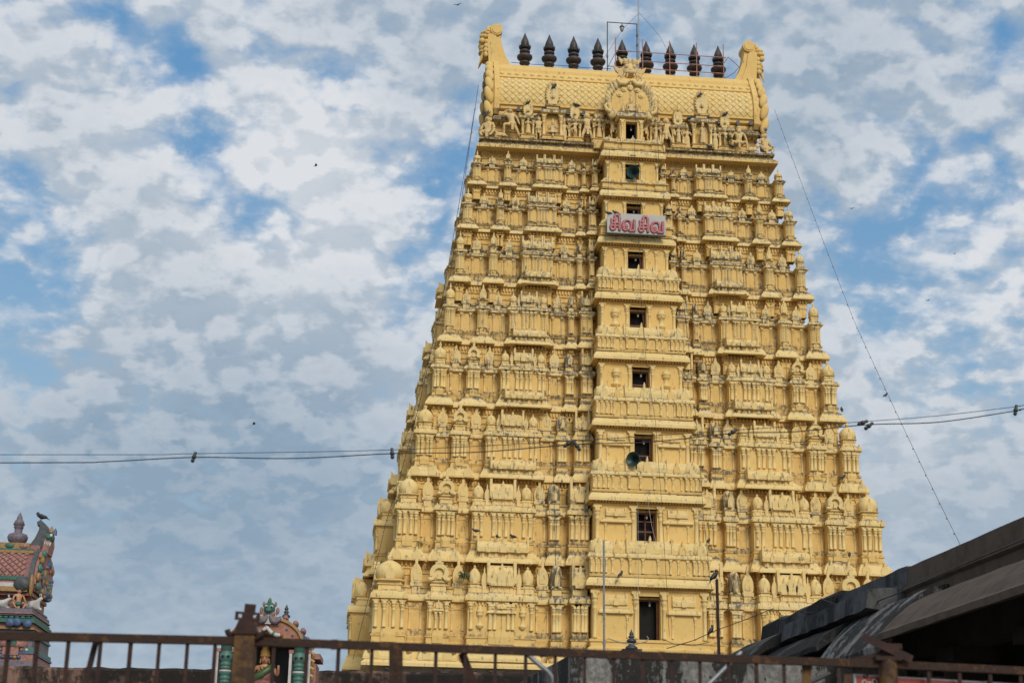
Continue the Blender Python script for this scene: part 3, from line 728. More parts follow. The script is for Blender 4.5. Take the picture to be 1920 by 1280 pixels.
    for cx, hw_ in ((-(ph - cw + .05), cw), (ph - cw + .05, cw), (0, b * .34)):
        cp.ring(cornice_prof(h * .15, .10, p0 + .48 * h), cx - hw_, cx + hw_, py - .07, yb2)
    cp.build('parapet_cornice', M['trim'], root, grime=gr + .15)
    rf = MB()
    prf = [(py + .06, p0 + .62 * h), (py + .04, p0 + .75 * h), (py + .12, p0 + .9 * h), (py + .24, p0 + .97 * h), (yb2 + .2, p0 + .985 * h), (yb2 + .2, p0 + .62 * h)]
    rf.extx(prf[::-1], -ph + .02, ph - .02, .35)
    for s in (-1, 1):
        cx = s * (ph - cw + .05)
        rf.lathe([(cw * a, p0 + h * q, .3) for a, q in ((.95, .62), (1.0, .70), (.97, .80), (.8, .92), (.5, 1.0), (.15, 1.03))], cx, py + cw * .85, 14, .6, math.pi / 14)
        rf.ext([(cx + x, p0 + .60 * h + z) for x, z in ogee(cw * .95, h * .42)], py - .12, py + .2, .3)
    rf.join(wagon_mb(b * .70, p0 + .62 * h, h * .38, py - .02, max(.4, yb2 - py), .35, 0))
    rf.ext([(x, p0 + .60 * h + z) for x, z in ogee(.36 * b / 2.6, h * .52)], py - .10, py + .15, .3)
    rf.build('parapet_roof', M['trim'], root, grime=gr + .2)
    if h > .9:
        qm = pilaster_mb(.085, .41 * h, 8).mesh('pilaster', M['trim'])
        xs = [-b * .34 + .06, -b * .12, b * .12, b * .34 - .06, -ph * .64, ph * .64, -ph * .48, ph * .48] + [s * (ph - cw + .05) + t * cw for s in (-1, 1) for t in (-.86, -.3, .3, .86)]
        for x in xs:
            dy = -.08 if (abs(x) < b * .345 or abs(x) > ph - 2 * cw) else 0
            inst('pilaster', qm, root, (x, py + dy - .01, p0 + .08 * h), 0, gr)
    return root
for j in range(8): central_bay(j)

# ------------------------------------------------------------------ grey stone base below the yellow storeys
w, v, z = TW[0], TV[0], TZ[0]
pb = MB().ring([(.3, 0), (.3, 1.2), (0, 1.3), (-.6, 1.4), (-.6, z - 1.9), (-.45, z - 1.85), (-.45, z - 1.7), (-.7, z - 1.65), (-.7, z - .75), (-.55, z - .7), (-.55, z - .55), (-.75, z - .5), (-.75, z + .1)], -w, w, -v, v)
pbo = pb.build('stone_base', M['stone'], TOWER, grime=.4)
cx = MB().ring([(-.9, z - .05), (-.5, z - .06), (0.12, z - .30), (.14, z - .30), (.14, z - .16), (-.02, z - .02), (-.1, z + .02)], -w, w, -v, v - .2)
cx.build('lower_eave', M['trim'], pbo, grime=.3)
sp_ = pilaster_mb(.30, 1.55, 8).mesh('pilaster', M['stone'])
for k in range(11):
    inst('pilaster', sp_, pbo, (-w + 1.3 + k * 2.33, -v + .66, z - 1.85), 0, .4)
fig = MB(); fig.ext([(x, zz) for x, zz in ogee(.8, .95)], -.12, .1); fig.ell((0, -.12, .34), (.14, .1, .22)); fig.ell((0, -.14, .62), (.09, .09, .1)); fig.box(-.42, .42, -.14, .1, -.08, .02)
fm = fig.mesh('niche_relief', M['stone'])
for k in range(10):
    inst('niche_relief', fm, pbo, (-w + 2.46 + k * 2.33, -v + .62, z - 1.75), 0, .4)
# lion heads between the lowest pavilions
lh = MB(); lh.ell((0, 0, 0), (.17, .2, .2)); lh.ell((0, -.17, -.05), (.10, .12, .09)); lh.ell((-.12, -.02, .14), (.06, .06, .08)); lh.ell((.12, -.02, .14), (.06, .06, .08)); lh.ell((-.07, -.18, .07), (.03, .03, .03)); lh.ell((.07, -.18, .07), (.03, .03, .03)); lh.ell((0, .02, -.26), (.13, .14, .16))
lhm = lh.mesh('lion_head', M['statue'])
for s in (-1, 1):
    for xx in KAP[0][:9]:
        inst('lion_head', lhm, TOWER, (s * (xx - .10), -v + .16, z + .42), 0, .6)
# ================================================================== THE WAGON ROOF, ITS FIGURES AND FINIALS
def skin(name, pts, edges, root, mats, sub=1, extra=None):
    """one continuous body grown over a skeleton: pts = {joint: (x, y, z, radius)}"""
    keys = list(pts); me = bpy.data.meshes.new(name)
    me.from_pydata([pts[k][:3] for k in keys], [(keys.index(a), keys.index(b)) for a, b in edges], [])
    o = bpy.data.objects.new(name, me); COL.objects.link(o)
    md = o.modifiers.new('skin', 'SKIN'); md.use_smooth_shade = True
    for i, k in enumerate(keys):
        sv = me.skin_vertices[0].data[i]; r = pts[k][3]; sv.radius = (r, r); sv.use_root = (k == root)
    sb = o.modifiers.new('sub', 'SUBSURF'); sb.levels = sub; sb.render_levels = sub
    dg = bpy.context.evaluated_depsgraph_get(); dg.update()
    nm = bpy.data.meshes.new_from_object(o.evaluated_get(dg))
    bpy.data.objects.remove(o)
    b = MB(); b.v = [tuple(v.co) for v in nm.vertices]; b.f = [tuple(p.vertices) for p in nm.polygons]
    b.d = [.35] * len(b.v); b.sm = [True] * len(b.f); b.mi = [0] * len(b.f)
    bpy.data.meshes.remove(nm); bpy.data.meshes.remove(me)
    if extra: b.join(extra)
    return b
BE = [('pel', 'spi'), ('spi', 'che'), ('che', 'nec'), ('nec', 'hed'), ('che', 'shl'), ('shl', 'ell'), ('ell', 'hal'), ('hal', 'fil'), ('che', 'shr'), ('shr', 'elr'), ('elr', 'har'), ('har', 'fir'),
      ('pel', 'hil'), ('hil', 'knl'), ('knl', 'anl'), ('anl', 'tol'), ('pel', 'hir'), ('hir', 'knr'), ('knr', 'anr'), ('anr', 'tor')]
def human(pose=None, stout=1.0, crown='tall', skirt=0.0, hair=False, sub=1):
    p = dict(pel=(0, 0, .78, .115), spi=(0, -.01, .95, .105), che=(0, 0, 1.12, .125), nec=(0, 0, 1.25, .055), hed=(0, -.01, 1.36, .085),
             shl=(-.19, 0, 1.17, .062), ell=(-.27, .02, .93, .048), hal=(-.30, -.05, .72, .036), fil=(-.30, -.07, .63, .03),
             shr=(.19, 0, 1.17, .062), elr=(.27, .02, .93, .048), har=(.30, -.05, .72, .036), fir=(.30, -.07, .63, .03),
             hil=(-.10, 0, .70, .095), knl=(-.11, -.02, .40, .066), anl=(-.11, 0, .07, .045), tol=(-.13, -.14, .03, .035),
             hir=(.10, 0, .70, .095), knr=(.11, -.02, .40, .066), anr=(.11, 0, .07, .045), tor=(.13, -.14, .03, .035))
    if pose:
        for k, v in pose.items(): p[k] = (*v, p[k][3])
    p = {k: (v[0], v[1], v[2], v[3] * (stout if k in ('pel', 'spi', 'che', 'hil', 'hir') else 1 + (stout - 1) * .4)) for k, v in p.items()}
    h = Vector(p['hed'][:3]); e = MB()
    e.ell((h.x, h.y, h.z), (.095, .11, .125), 12, 8)
    e.ell((h.x, h.y - .105, h.z - .01), (.02, .03, .035), 6, 4)
    for s in (-1, 1):
        e.ell((h.x + s * .038, h.y - .095, h.z + .03), (.02, .015, .012), 6, 4); e.ell((h.x + s * .1, h.y, h.z - .02), (.02, .03, .05), 6, 4)
    e.ell((h.x, h.y - .095, h.z - .06), (.035, .018, .014), 6, 4)
    if crown == 'tall': e.lathe([(.105, h.z + .05), (.115, h.z + .09), (.095, h.z + .13), (.10, h.z + .16), (.07, h.z + .24), (.075, h.z + .26), (.035, h.z + .34), (.01, h.z + .42)], h.x, h.y, 10)
    elif crown == 'bun': e.ell((h.x, h.y + .02, h.z + .09), (.12, .12, .09), 10, 6); e.ell((h.x, h.y + .02, h.z + .19), (.06, .06, .06), 8, 5)
    elif crown == 'mane': e.ell((h.x, h.y + .06, h.z + .03), (.17, .12, .17), 10, 6)
    elif crown == 'cap': e.ell((h.x, h.y, h.z + .08), (.12, .13, .06), 10, 6); e.ell((h.x, h.y + .05, h.z), (.12, .1, .14), 10, 6)
    elif crown == 'beard': e.ell((h.x, h.y - .06, h.z - .12), (.11, .08, .13), 10, 6); e.ell((h.x, h.y + .02, h.z + .06), (.12, .12, .1), 10, 6)
    pl = Vector(p['pel'][:3])
    if skirt: e.lathe([(.155, pl.z + .06), (.17, pl.z), (.17, pl.z - .2), (.17 + .3 * skirt, .1), (.18 + .3 * skirt, .03)], pl.x, pl.y, 12, sy=.75)
    else:
        e.lathe([(.15 * stout, pl.z + .05), (.165 * stout, pl.z), (.16 * stout, pl.z - .10)], pl.x, pl.y, 12, sy=.85)
        e.ext([(pl.x - .06, pl.z - .05), (pl.x - .05, pl.z - .34), (pl.x + .05, pl.z - .36), (pl.x + .06, pl.z - .05)][::1], pl.y - .15 * stout, pl.y - .09, .35)
    return skin('figure', p, BE, 'pel', None, sub, e)
POSES = {
 'lean': dict(pel=(.02, 0, .74), spi=(-.03, -.02, .92), che=(-.08, -.02, 1.10), nec=(-.10, -.02, 1.22), hed=(-.10, -.05, 1.33), shl=(-.27, -.02, 1.15), ell=(-.44, -.06, 1.10), hal=(-.30, -.10, 1.27), fil=(-.2, -.1, 1.33), shr=(.11, 0, 1.16), elr=(.24, -.02, .98), har=(.30, -.08, .76), fir=(.34, -.1, .66), hil=(-.09, 0, .68), knl=(-.36, -.20, .62), anl=(-.34, -.08, .26), tol=(-.38, -.2, .2), hir=(.12, 0, .66), knr=(.25, -.04, .38), anr=(.38, 0, .07), tor=(.44, -.1, .03)),
 'guard': dict(pel=(.02, 0, .76), ell=(-.36, -.02, .98), hal=(-.38, -.10, .76), fil=(-.36, -.12, .66), elr=(.38, 0, .96), har=(.30, -.14, .80), fir=(.24, -.2, .74), hil=(-.1, 0, .68), knl=(-.22, -.1, .40), anl=(-.24, 0, .07), tol=(-.32, -.12, .03), knr=(.2, -.06, .40), anr=(.26, 0, .07), tor=(.34, -.12, .03)),
 'dance': dict(pel=(.03, 0, .74), spi=(0, -.01, .92), che=(-.03, 0, 1.09), nec=(-.04, 0, 1.22), hed=(-.05, -.02, 1.33), shl=(-.21, 0, 1.14), ell=(-.36, -.06, 1.0), hal=(-.28, -.14, 1.12), fil=(-.26, -.16, 1.2), shr=(.15, 0, 1.14), elr=(.30, -.04, 1.0), har=(.40, -.1, .86), fir=(.44, -.12, .78), hil=(-.07, 0, .67), knl=(-.10, -.06, .38), anl=(-.06, 0, .07), tol=(-.1, -.14, .03), hir=(.12, 0, .67), knr=(.34, -.14, .60), anr=(.22, -.12, .34), tor=(.28, -.22, .30)),
 'arms_up': dict(shl=(-.19, 0, 1.2), ell=(-.36, -.02, 1.22), hal=(-.30, -.04, 1.45), fil=(-.22, -.04, 1.52), shr=(.19, 0, 1.2), elr=(.36, -.02, 1.22), har=(.30, -.04, 1.45), fir=(.22, -.04, 1.52)),
 'offer': dict(ell=(-.28, -.04, .95), hal=(-.14, -.2, 1.02), fil=(-.06, -.24, 1.08), elr=(.28, -.04, .95), har=(.14, -.2, 1.02), fir=(.06, -.24, 1.08)),
 'wave': dict(ell=(-.34, -.04, 1.0), hal=(-.36, -.1, 1.22), fil=(-.35, -.1, 1.32), elr=(.27, .02, .93), har=(.24, -.08, .76)),
 'seat': dict(pel=(0, 0, .30), spi=(0, -.02, .47), che=(0, -.02, .64), nec=(0, -.02, .77), hed=(0, -.04, .88), shl=(-.2, 0, .69), ell=(-.30, -.04, .46), hal=(-.28, -.24, .38), fil=(-.26, -.3, .34), shr=(.2, 0, .69), elr=(.30, -.04, .46), har=(.28, -.24, .38), fir=(.26, -.3, .34), hil=(-.11, 0, .26), knl=(-.34, -.18, .34), anl=(-.20, -.24, .08), tol=(-.14, -.34, .05), hir=(.11, 0, .26), knr=(.34, -.18, .34), anr=(.20, -.24, .08), tor=(.14, -.34, .05)),
 'lotus': dict(pel=(0, 0, .20), spi=(0, -.02, .37), che=(0, -.02, .54), nec=(0, -.02, .67), hed=(0, -.04, .78), shl=(-.2, 0, .59), ell=(-.32, -.04, .40), hal=(-.34, -.16, .56), fil=(-.34, -.18, .64), shr=(.2, 0, .59), elr=(.32, -.04, .40), har=(.34, -.16, .56), fir=(.34, -.18, .64), hil=(-.11, 0, .16), knl=(-.36, -.14, .13), anl=(-.05, -.26, .08), tol=(.06, -.26, .08), hir=(.11, 0, .16), knr=(.36, -.14, .13), anr=(.05, -.22, .12), tor=(-.06, -.22, .13)),
 'wide': dict(pel=(0, 0, .52), spi=(0, -.02, .72), che=(0, -.02, .92), nec=(0, -.02, 1.06), hed=(0, -.05, 1.19), shl=(-.24, 0, .98), ell=(-.36, -.02, .72), hal=(-.36, -.12, .50), fil=(-.36, -.16, .42), shr=(.24, 0, .98), elr=(.36, -.02, .72), har=(.36, -.12, .50), fir=(.36, -.16, .42), hil=(-.13, 0, .46), knl=(-.34, -.2, .50), anl=(-.38, -.1, .08), tol=(-.46, -.2, .04), hir=(.13, 0, .46), knr=(.34, -.2, .50), anr=(.38, -.1, .08), tor=(.46, -.2, .04)),
}
def mir(p):
    sw = {'l': 'r', 'r': 'l'}; ends = ('sh', 'el', 'ha', 'fi', 'hi', 'kn', 'an', 'to')
    return {(k[:2] + sw[k[2]] if k[:2] in ends else k): (-v[0], v[1], v[2]) for k, v in p.items()}
def beast(kind):
    p = dict(hip=(.42, 0, .24, .19), mid=(.1, 0, .26, .18), sho=(-.22, 0, .28, .17), nek=(-.36, -.02, .44, .10), hed=(-.44, -.05, .56, .11), muz=(-.56, -.10, .52, .06),
             fk=(-.30, -.16, .12, .07), ff=(-.50, -.18, .06, .05), hk=(.30, -.20, .16, .09), hf=(.14, -.24, .06, .05), tl=(.60, -.02, .14, .03))
    e = MB()
    for s in (-1, 1): e.ell((-.40, -.05 + s * .09, .68), (.03, .03, .08), 6, 4)
    if kind == 'lion': e.ell((-.38, -.03, .55), (.14, .18, .19), 10, 6)
    return skin('beast', p, [('hip', 'mid'), ('mid', 'sho'), ('sho', 'nek'), ('nek', 'hed'), ('hed', 'muz'), ('sho', 'fk'), ('fk', 'ff'), ('hip', 'hk'), ('hk', 'hf'), ('hip', 'tl')], 'mid', None, 1, e)

Z8 = TZ[8]; zr = lambda z: z + EYE
rb = MB()
# cornice and stepped ledge that carry the figures
rb.ring([(-.9, Z8 - .1), (-.4, Z8 + .0), (-.06, Z8 - .04, .2), (0, Z8 - .04, .3), (0, Z8 + .08, .4), (-.10, Z8 + .20, .6), (-.22, Z8 + .26, .9), (-.22, Z8 + .32, 1.), (-.32, Z8 + .33, .9), (-.32, Z8 + .46, .6), (-.14, Z8 + .47, .6), (-.14, Z8 + .58, 1.0), (-.5, Z8 + .60, .9)], -8.06, 8.06, -2.09, 2.09)
# neck wall and its eave
rb.ring([(0, zr(34.75)), (0, zr(35.55)), (.06, zr(35.56)), (.06, zr(35.64), .4), (0, zr(35.65)), (0, zr(36.1))], -7.05, 7.05, -1.05, 1.05)
ROOF = rb.build('roof', M['wall'], TOWER, grime=1.0)
ne = MB().ring([(-.1, zr(36.07)), (.50, zr(36.03)), (.62, zr(36.03), .8), (.62, zr(36.16), 1.0), (.50, zr(36.30), 1.0), (.2, zr(36.38), 1.)], -6.62, 6.62, -.98, .98)
for k in range(56):
    x = -7.0 + k * .2545; ne.box(x - .06, x + .06, -1.30, -1.0, zr(35.91), zr(36.03))
ne.build('neck_eave', M['trim'], ROOF, grime=.9)
tor = [(1.62 + .20 * math.cos(R(a)), 36.30 + .17 * math.sin(R(a))) for a in range(-90, 91, 30)]
pf = [(1.5, 36.05)] + tor + [(1.7, 36.50), (1.95, 36.52), (1.97, 36.66), (2.10, 36.70), (2.10, 36.76)] + [(2.04, 36.78), (2.10, 37.1), (2.05, 37.5), (1.93, 37.88), (1.74, 38.22), (1.50, 38.52)] + \
     [(1.58, 38.56), (1.48, 38.78), (1.32, 38.99), (1.22, 39.02), (1.10, 39.05), (1.10, 39.28), (.96, 39.50), (.72, 39.70), (.42, 39.82), (0, 39.86)]
TF = lambda a, b: (a * .80, b + .2 * a * .47)
pf = [TF(a, b) for a, b in pf]
rp = [(-a, zr(b)) for a, b in pf] + [(a, zr(b)) for a, b in reversed(pf[:-1])]
br = MB().extx(rp[::-1], -6.95, 6.95, .12)
br.build('barrel_vault', M['wall'], ROOF, grime=.35)
# diamond scales
sc = [(2.04, 36.78), (2.10, 37.1), (2.05, 37.5), (1.93, 37.88), (1.74, 38.22), (1.50, 38.52)]
sc = [TF(a, b) for a, b in sc]
def arc(s):
    for (a, b), (c, d) in zip(sc, sc[1:]):
        L = math.hypot(c - a, d - b)
        if s <= L: return (a + (c - a) * s / L, b + (d - b) * s / L, math.atan2(-(c - a), d - b))
        s -= L
    return (*sc[-1], math.atan2(.24, .30))
LA = sum(math.hypot(c - a, d - b) for (a, b), (c, d) in zip(sc, sc[1:]))
tw_, gp = .375, .014
tl = MB().add([(-tw_ / 2 + gp, 0, 0), (0, 0, -tw_ / 2 + gp), (tw_ / 2 - gp, 0, 0), (0, 0, tw_ / 2 - gp), (-.13, -.028, 0), (0, -.028, -.13), (.13, -.028, 0), (0, -.028, .13)],
              [(0, 1, 5, 4), (1, 2, 6, 5), (2, 3, 7, 6), (3, 0, 4, 7), (4, 5, 6, 7)], .1).mesh('roof_scale', M['trim'])
rows = int((LA - .1) / (tw_ / 2)); cnt = 0
for r_ in range(1, rows + 1):
    s_ = r_ * tw_ / 2 + .0
    y, z, th = arc(s_)
    n = 37
    for k in range(n + 1):
        x = (k - n / 2) * tw_ + (tw_ / 2 if r_ % 2 else 0)
        if abs(x) > 6.78 or abs(x) < 1.0: continue
        o = inst('roof_scale', tl, ROOF, (x, -y - .004, zr(z)), 0, .2); o.rotation_euler = (-th, 0, 0)
bs = MB()
for k in range(34):
    x = -6.75 + k * 13.5 / 33
    if abs(x) > .9: bs.ell((x, -1.19, zr(38.93)), (.12, .07, .085), 8, 4)
o = bs.build('boss_row', M['trim'], ROOF, grime=.2); o['kind'] = 'stuff'
# gable ends with leaf borders and beast heads
def gable(s):
    g = MB()
    out = [(0, 40.02), (.55, 39.95), (.95, 39.66), (1.25, 39.2), (1.62, 38.75), (1.98, 38.2), (2.2, 37.6), (2.28, 37.0), (2.2, 36.4), (1.9, 36.2)]
    out = [TF(a, b) for a, b in out]
    full = [(-a, zr(b)) for a, b in out] + [(a, zr(b)) for a, b in reversed(out[1:])]
    g.extx(full if s < 0 else full[::-1], min(s * 6.9, s * 7.18), max(s * 6.9, s * 7.18), .3)
    inn = [(a * .93, zr(b if b < 37 else 37 + (b - 37) * .95)) for a, b in out]; full2 = [(-a, b) for a, b in inn] + [(a, b) for a, b in reversed(inn[1:])]
    g.extx(full2 if s < 0 else full2[::-1], min(s * 7.1, s * 7.42), max(s * 7.1, s * 7.42), .4)
    root = g.build('gable_end', M['wall'], ROOF, grime=.4)
    rng = random.Random(3)
    rl = MB()
    for k in range(80):
        a = rng.uniform(-1.8, 1.8); b = rng.uniform(36.1, 39.5)
        if abs(a) < 1.95 - max(0, b - 37.5) * .62: rl.ell((s * 7.46, a, zr(b)), (rng.uniform(.06, .2), rng.uniform(.08, .2), rng.uniform(.1, .26)), 7, 4, .8)
    o = rl.build('gable_relief', M['statue'], root, grime=1.0); o['kind'] = 'stuff'
    leaf = [(2.12, 36.35, .52, .05), (2.16, 37.15, .50, .0), (2.06, 37.85, .46, .22), (1.76, 38.5, .42, .45), (1.36, 39.05, .40, .6), (.95, 39.5, .36, .75)]
    for a, b, ln, ti in leaf:
        a, b = TF(a, b)
        for sy in ((-1, 1) if s < 0 else (-1,)):
            m = MB().ell((0, 0, 0), (.22, .17, ln), 12, 8, .2)
            o = m.build('gable_leaf', M['wall'], root, (s * (7.38 + .10 * (1 - ti)), sy * a, zr(b)), .3)
            o.rotation_euler = (sy * -ti * -1.0, s * .28, 0)
    h = MB()
    neck = [(6.20, 39.80), (6.48, 40.30), (6.68, 40.90), (6.80, 41.45), (6.76, 41.8), (7.0, 42.1), (7.3, 42.1), (7.52, 41.6), (7.50, 40.9), (7.42, 40.3), (7.42, 39.8)]
    h.ext([(s * a, zr(b)) for a, b in (neck if s > 0 else neck[::-1])][::-1], -.42, .42, .1)
    neck2 = [(6.60, 39.80), (6.88, 40.6), (7.0, 41.4), (7.2, 41.7), (7.5, 41.5), (7.5, 40.9), (7.42, 39.8)]
    h.ext([(s * a, zr(b)) for a, b in (neck2 if s > 0 else neck2[::-1])][::-1], -.52, .52, .2)
    hd = h.build('beast_head', M['wall'], ROOF, grime=.25)
    d = MB().tube([(s * 7.03, -.56, zr(41.87)), (s * 7.03, .5, zr(41.87))], .33, 20); d.tube([(s * 7.03, -.60, zr(41.87)), (s * 7.03, -.5, zr(41.87))], .25, 20)
    d.build('scroll', M['wall'], hd, grime=.3)
    for v_ in (-.34, .34):
        e = MB().ell((s * 7.80, v_, zr(41.22)), (.17, .17, .17), 12, 8); e.build('eyeball', M['wall'], hd, grime=.3)
        e = MB(); e.ell((s * 7.70, v_ * .95, zr(41.48)), (.26, .24, .14), 12, 6, .4); e.ell((s * 7.62, v_ * .9, zr(41.70)), (.28, .22, .15), 12, 6, .5)
        e.tube([(s * 7.5, v_, zr(41.85)), (s * 7.46, v_ * 1.1, zr(42.05)), (s * 7.34, v_ * 1.1, zr(42.1))], [.13, .1, .03], 8)
        e.build('brow', M['wall'], hd, grime=.35)
        f = MB().tube([(s * 7.62, v_ * .8, zr(40.62)), (s * 7.78, v_ * .85, zr(40.3)), (s * 7.93, v_ * .85, zr(39.85))], [.12, .10, .02], 8); f.build('fang', M['wall'], hd, grime=.3)
        f = MB()
        for q in range(4): f.ell((s * (7.55 + .02 * q), v_ * 1.25, zr(41.15 - q * .26)), (.16, .12, .16), 8, 5)
        f.build('cheek_curl', M['wall'], hd, grime=.35)
    j_ = MB().ell((s * 7.74, 0, zr(40.92)), (.22, .30, .20), 12, 8); j_.ell((s * 7.74, 0, zr(40.64)), (.24, .40, .12), 12, 6); j_.ell((s * 7.55, 0, zr(40.45)), (.2, .38, .16), 12, 6)
    j_.ell((s * 7.60, 0, zr(41.5)), (.18, .3, .5), 10, 8)
    j_.build('snout', M['wall'], hd, grime=.3)
gable(-1); gable(1)
# finials on the ridge
pot = [(.40, 0), (.40, .04), (.30, .09), (.20, .14), (.12, .20), (.20, .23), (.29, .29), (.29, .35), (.20, .41), (.12, .44), (.24, .47), (.39, .54), (.43, .62), (.42, .69), (.30, .78), (.14, .83), (.24, .86), (.30, .92), (.28, .99), (.18, 1.04), (.20, 1.10)]
spire = [(.22, 1.26), (.20, 1.34), (.23, 1.42), (.19, 1.56), (.09, 1.78), (.015, 1.98)]
sf = 2.18 / 1.98
pm_ = MB().lathe([(r * 1.0, z * sf) for r, z in pot], 0, 0, 20).mesh('ridge_finial', M['pot'])
sm_ = MB().lathe([(.2, 1.08 * sf)] + [(r, z * sf) for r, z in spire], 0, 0, 18).mesh('spire', M['pot'])
col = MB().lathe([(.27, 1.08 * sf), (.31, 1.10 * sf), (.31, 1.24 * sf), (.27, 1.25 * sf)], 0, 0, 18)
for k in range(14):
    a = 2 * math.pi * k / 14; col.tube([(.31 * math.cos(a), .31 * math.sin(a), 1.14 * sf), (.35 * math.cos(a), .35 * math.sin(a), 1.30 * sf)], [.018, .006], 4)
for k in range(5):
    a = 2 * math.pi * k / 5 + .3; col.tube([(.32 * math.cos(a), .32 * math.sin(a), 1.24 * sf), (.05 * math.cos(a), .05 * math.sin(a), 1.62 * sf)], .011, 4)
cm_ = col.mesh('spiked_collar', M['collar'])
for k in range(9):
    o = inst('ridge_finial', pm_, ROOF, ((k - 4) * 1.353, 0, zr(39.86)), k * .7, .3)
    # tower > roof > finial; collar and spire sit beside it at the same level
    inst('spiked_collar', cm_, ROOF, ((k - 4) * 1.353, 0, zr(39.86)), k * .7, .3); inst('finial_spire', sm_, ROOF, ((k - 4) * 1.353, 0, zr(39.86)), 0, .3)

# front gable over the top doorway
fg = MB()
r = 1.22; zc = zr(37.10)
o_ = horseshoe(r, 20, -46)
fg.ext([(x, zc + z) for x, z in o_], -2.55, -1.4, .25)
o2 = horseshoe(.80, 16, -40)
n = len(o_)
GB = fg.build('front_gable', M['wall'], ROOF, grime=.55)
lf = MB().ell((0, 0, .0), (.13, .16, .30), 10, 6, .5).mesh('feather', M['trim'])
for s in (-1, 1):
    for k in range(11):
        a = -38 + k * 10.5
        o = inst('feather', lf, GB, (s * 1.18 * math.cos(R(a)), -2.52, zc + 1.18 * math.sin(R(a))), 0, .7); o.rotation_euler = (0, s * R(28 - a * .2) if s > 0 else -R(28 - a * .2), 0)
    c = MB().ell((0, 0, 0), (.24, .16, .26), 10, 6, .5); c.tube([(s * .1, -.1, .1), (s * .32, -.1, .2), (s * .40, -.1, .45), (s * .28, -.1, .6)], [.12, .11, .08, .03], 8)
    c.build('scroll', M['trim'], GB, (s * .98, -2.6, zr(36.25)), .7)
    c = MB().tube([(s * .10, -2.66, zr(38.25)), (s * .30, -2.7, zr(38.02)), (s * .55, -2.68, zr(38.02)), (s * .70, -2.62, zr(38.28)), (s * .58, -2.6, zr(38.42))], [.1, .14, .13, .1, .05], 10)
    c.build('curl', M['trim'], GB, grime=.5)
for k in range(5):
    a = 20 + k * 35; b = MB().tube([(.62 * math.cos(R(a)), -2.62, zc + .12 + .66 * math.sin(R(a))), (.62 * math.cos(R(a)), -2.5, zc + .12 + .66 * math.sin(R(a)))], .15, 12); b.tube([(.62 * math.cos(R(a)), -2.66, zc + .12 + .66 * math.sin(R(a))), (.62 * math.cos(R(a)), -2.6, zc + .12 + .66 * math.sin(R(a)))], .08, 10)
    b.build('rosette', M['trim'], GB, grime=.4)
for k in range(4): MB().ell((0, -2.6, zr(37.75 + k * .17)), (.09 - k * .012, .07, .08), 8, 5).build('bead', M['trim'], GB, grime=.4)
kf = MB()
kf.ell((0, -2.35, zr(38.95)), (.46, .36, .42), 14, 10, .2); kf.ell((0, -2.62, zr(38.72)), (.34, .22, .15), 12, 6, .3); kf.ell((0, -2.72, zr(38.84)), (.12, .12, .10), 10, 6); kf.ell((0, -2.45, zr(39.45)), (.09, .10, .24), 8, 6)
KF = kf.build('lion_face', M['statue'], ROOF, grime=.4)
for s in (-1, 1):
    MB().ell((s * .20, -2.64, zr(39.08)), (.115, .12, .13), 10, 8).build('eyeball', M['statue'], KF, grime=.3)
    b = MB().ell((s * .22, -2.58, zr(39.26)), (.16, .13, .07), 10, 6); b.ell((s * .24, -2.5, zr(39.42)), (.17, .12, .09), 10, 6, .4); b.ell((s * .26, -2.44, zr(39.56)), (.14, .1, .08), 10, 6, .5); b.build('brow', M['statue'], KF, grime=.4)
    MB().ext([(s * a, zr(b_)) for a, b_ in ((.36, 38.7), (.66, 38.55), (.62, 38.72), (.78, 38.86), (.88, 39.14), (.62, 39.02), (.40, 39.04))][::s], -2.50, -2.34, .3).build('ear', M['statue'], KF, grime=.4)
    MB().ext([(s * a, zr(b_)) for a, b_ in ((.30, 39.5), (.44, 39.3), (.56, 39.5), (.62, 39.72), (.46, 39.6))][::s], -2.46, -2.32, .3).build('horn', M['statue'], KF, grime=.4)
    b = MB()
    for q in range(3): b.tube([(s * (.16 + .13 * q), -2.66 + .05 * q, zr(38.66)), (s * (.20 + .17 * q), -2.74 + .05 * q, zr(38.46)), (s * (.26 + .22 * q), -2.66, zr(38.34 + .03 * q))], [.06, .05, .01], 6)
    b.build('fang', M['statue'], KF, grime=.3)

# small doorway pavilion below the front gable
dpv = MB()
zz0, zz1 = zr(34.74), zr(35.76)
dpv.box(-.62, -.31, -2.86, -1.3, zz0, zz1); dpv.box(.31, .62, -2.86, -1.3, zz0, zz1); dpv.box(-.62, .62, -2.86, -1.3, zz1, zr(35.98))
dpv.box(-.31, .31, -1.6, -1.31, zz0, zz1, mat=1)  # interior darkness of the top opening put into the colour
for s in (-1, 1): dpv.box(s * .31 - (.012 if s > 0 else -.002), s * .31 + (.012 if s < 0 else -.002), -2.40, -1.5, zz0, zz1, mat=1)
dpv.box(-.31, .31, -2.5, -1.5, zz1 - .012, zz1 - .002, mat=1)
dpv.box(-1.9, 1.9, -2.3, -1.25, zr(34.4), zr(34.76), .6)
DP = dpv.build('doorway_pavilion', [M['wall'], M['dark']], ROOF, grime=.6)
MB().ring(cornice_prof(.34, .16, zr(35.94)), -.66, .66, -2.92, -1.3).build('eave', M['trim'], DP, grime=1.0)
for x in (-.5, .5): inst('pilaster', pilaster_mb(.12, 1.1, 8).mesh('pilaster', M['trim']), DP, (x, -2.88, zz0), 0, .5)

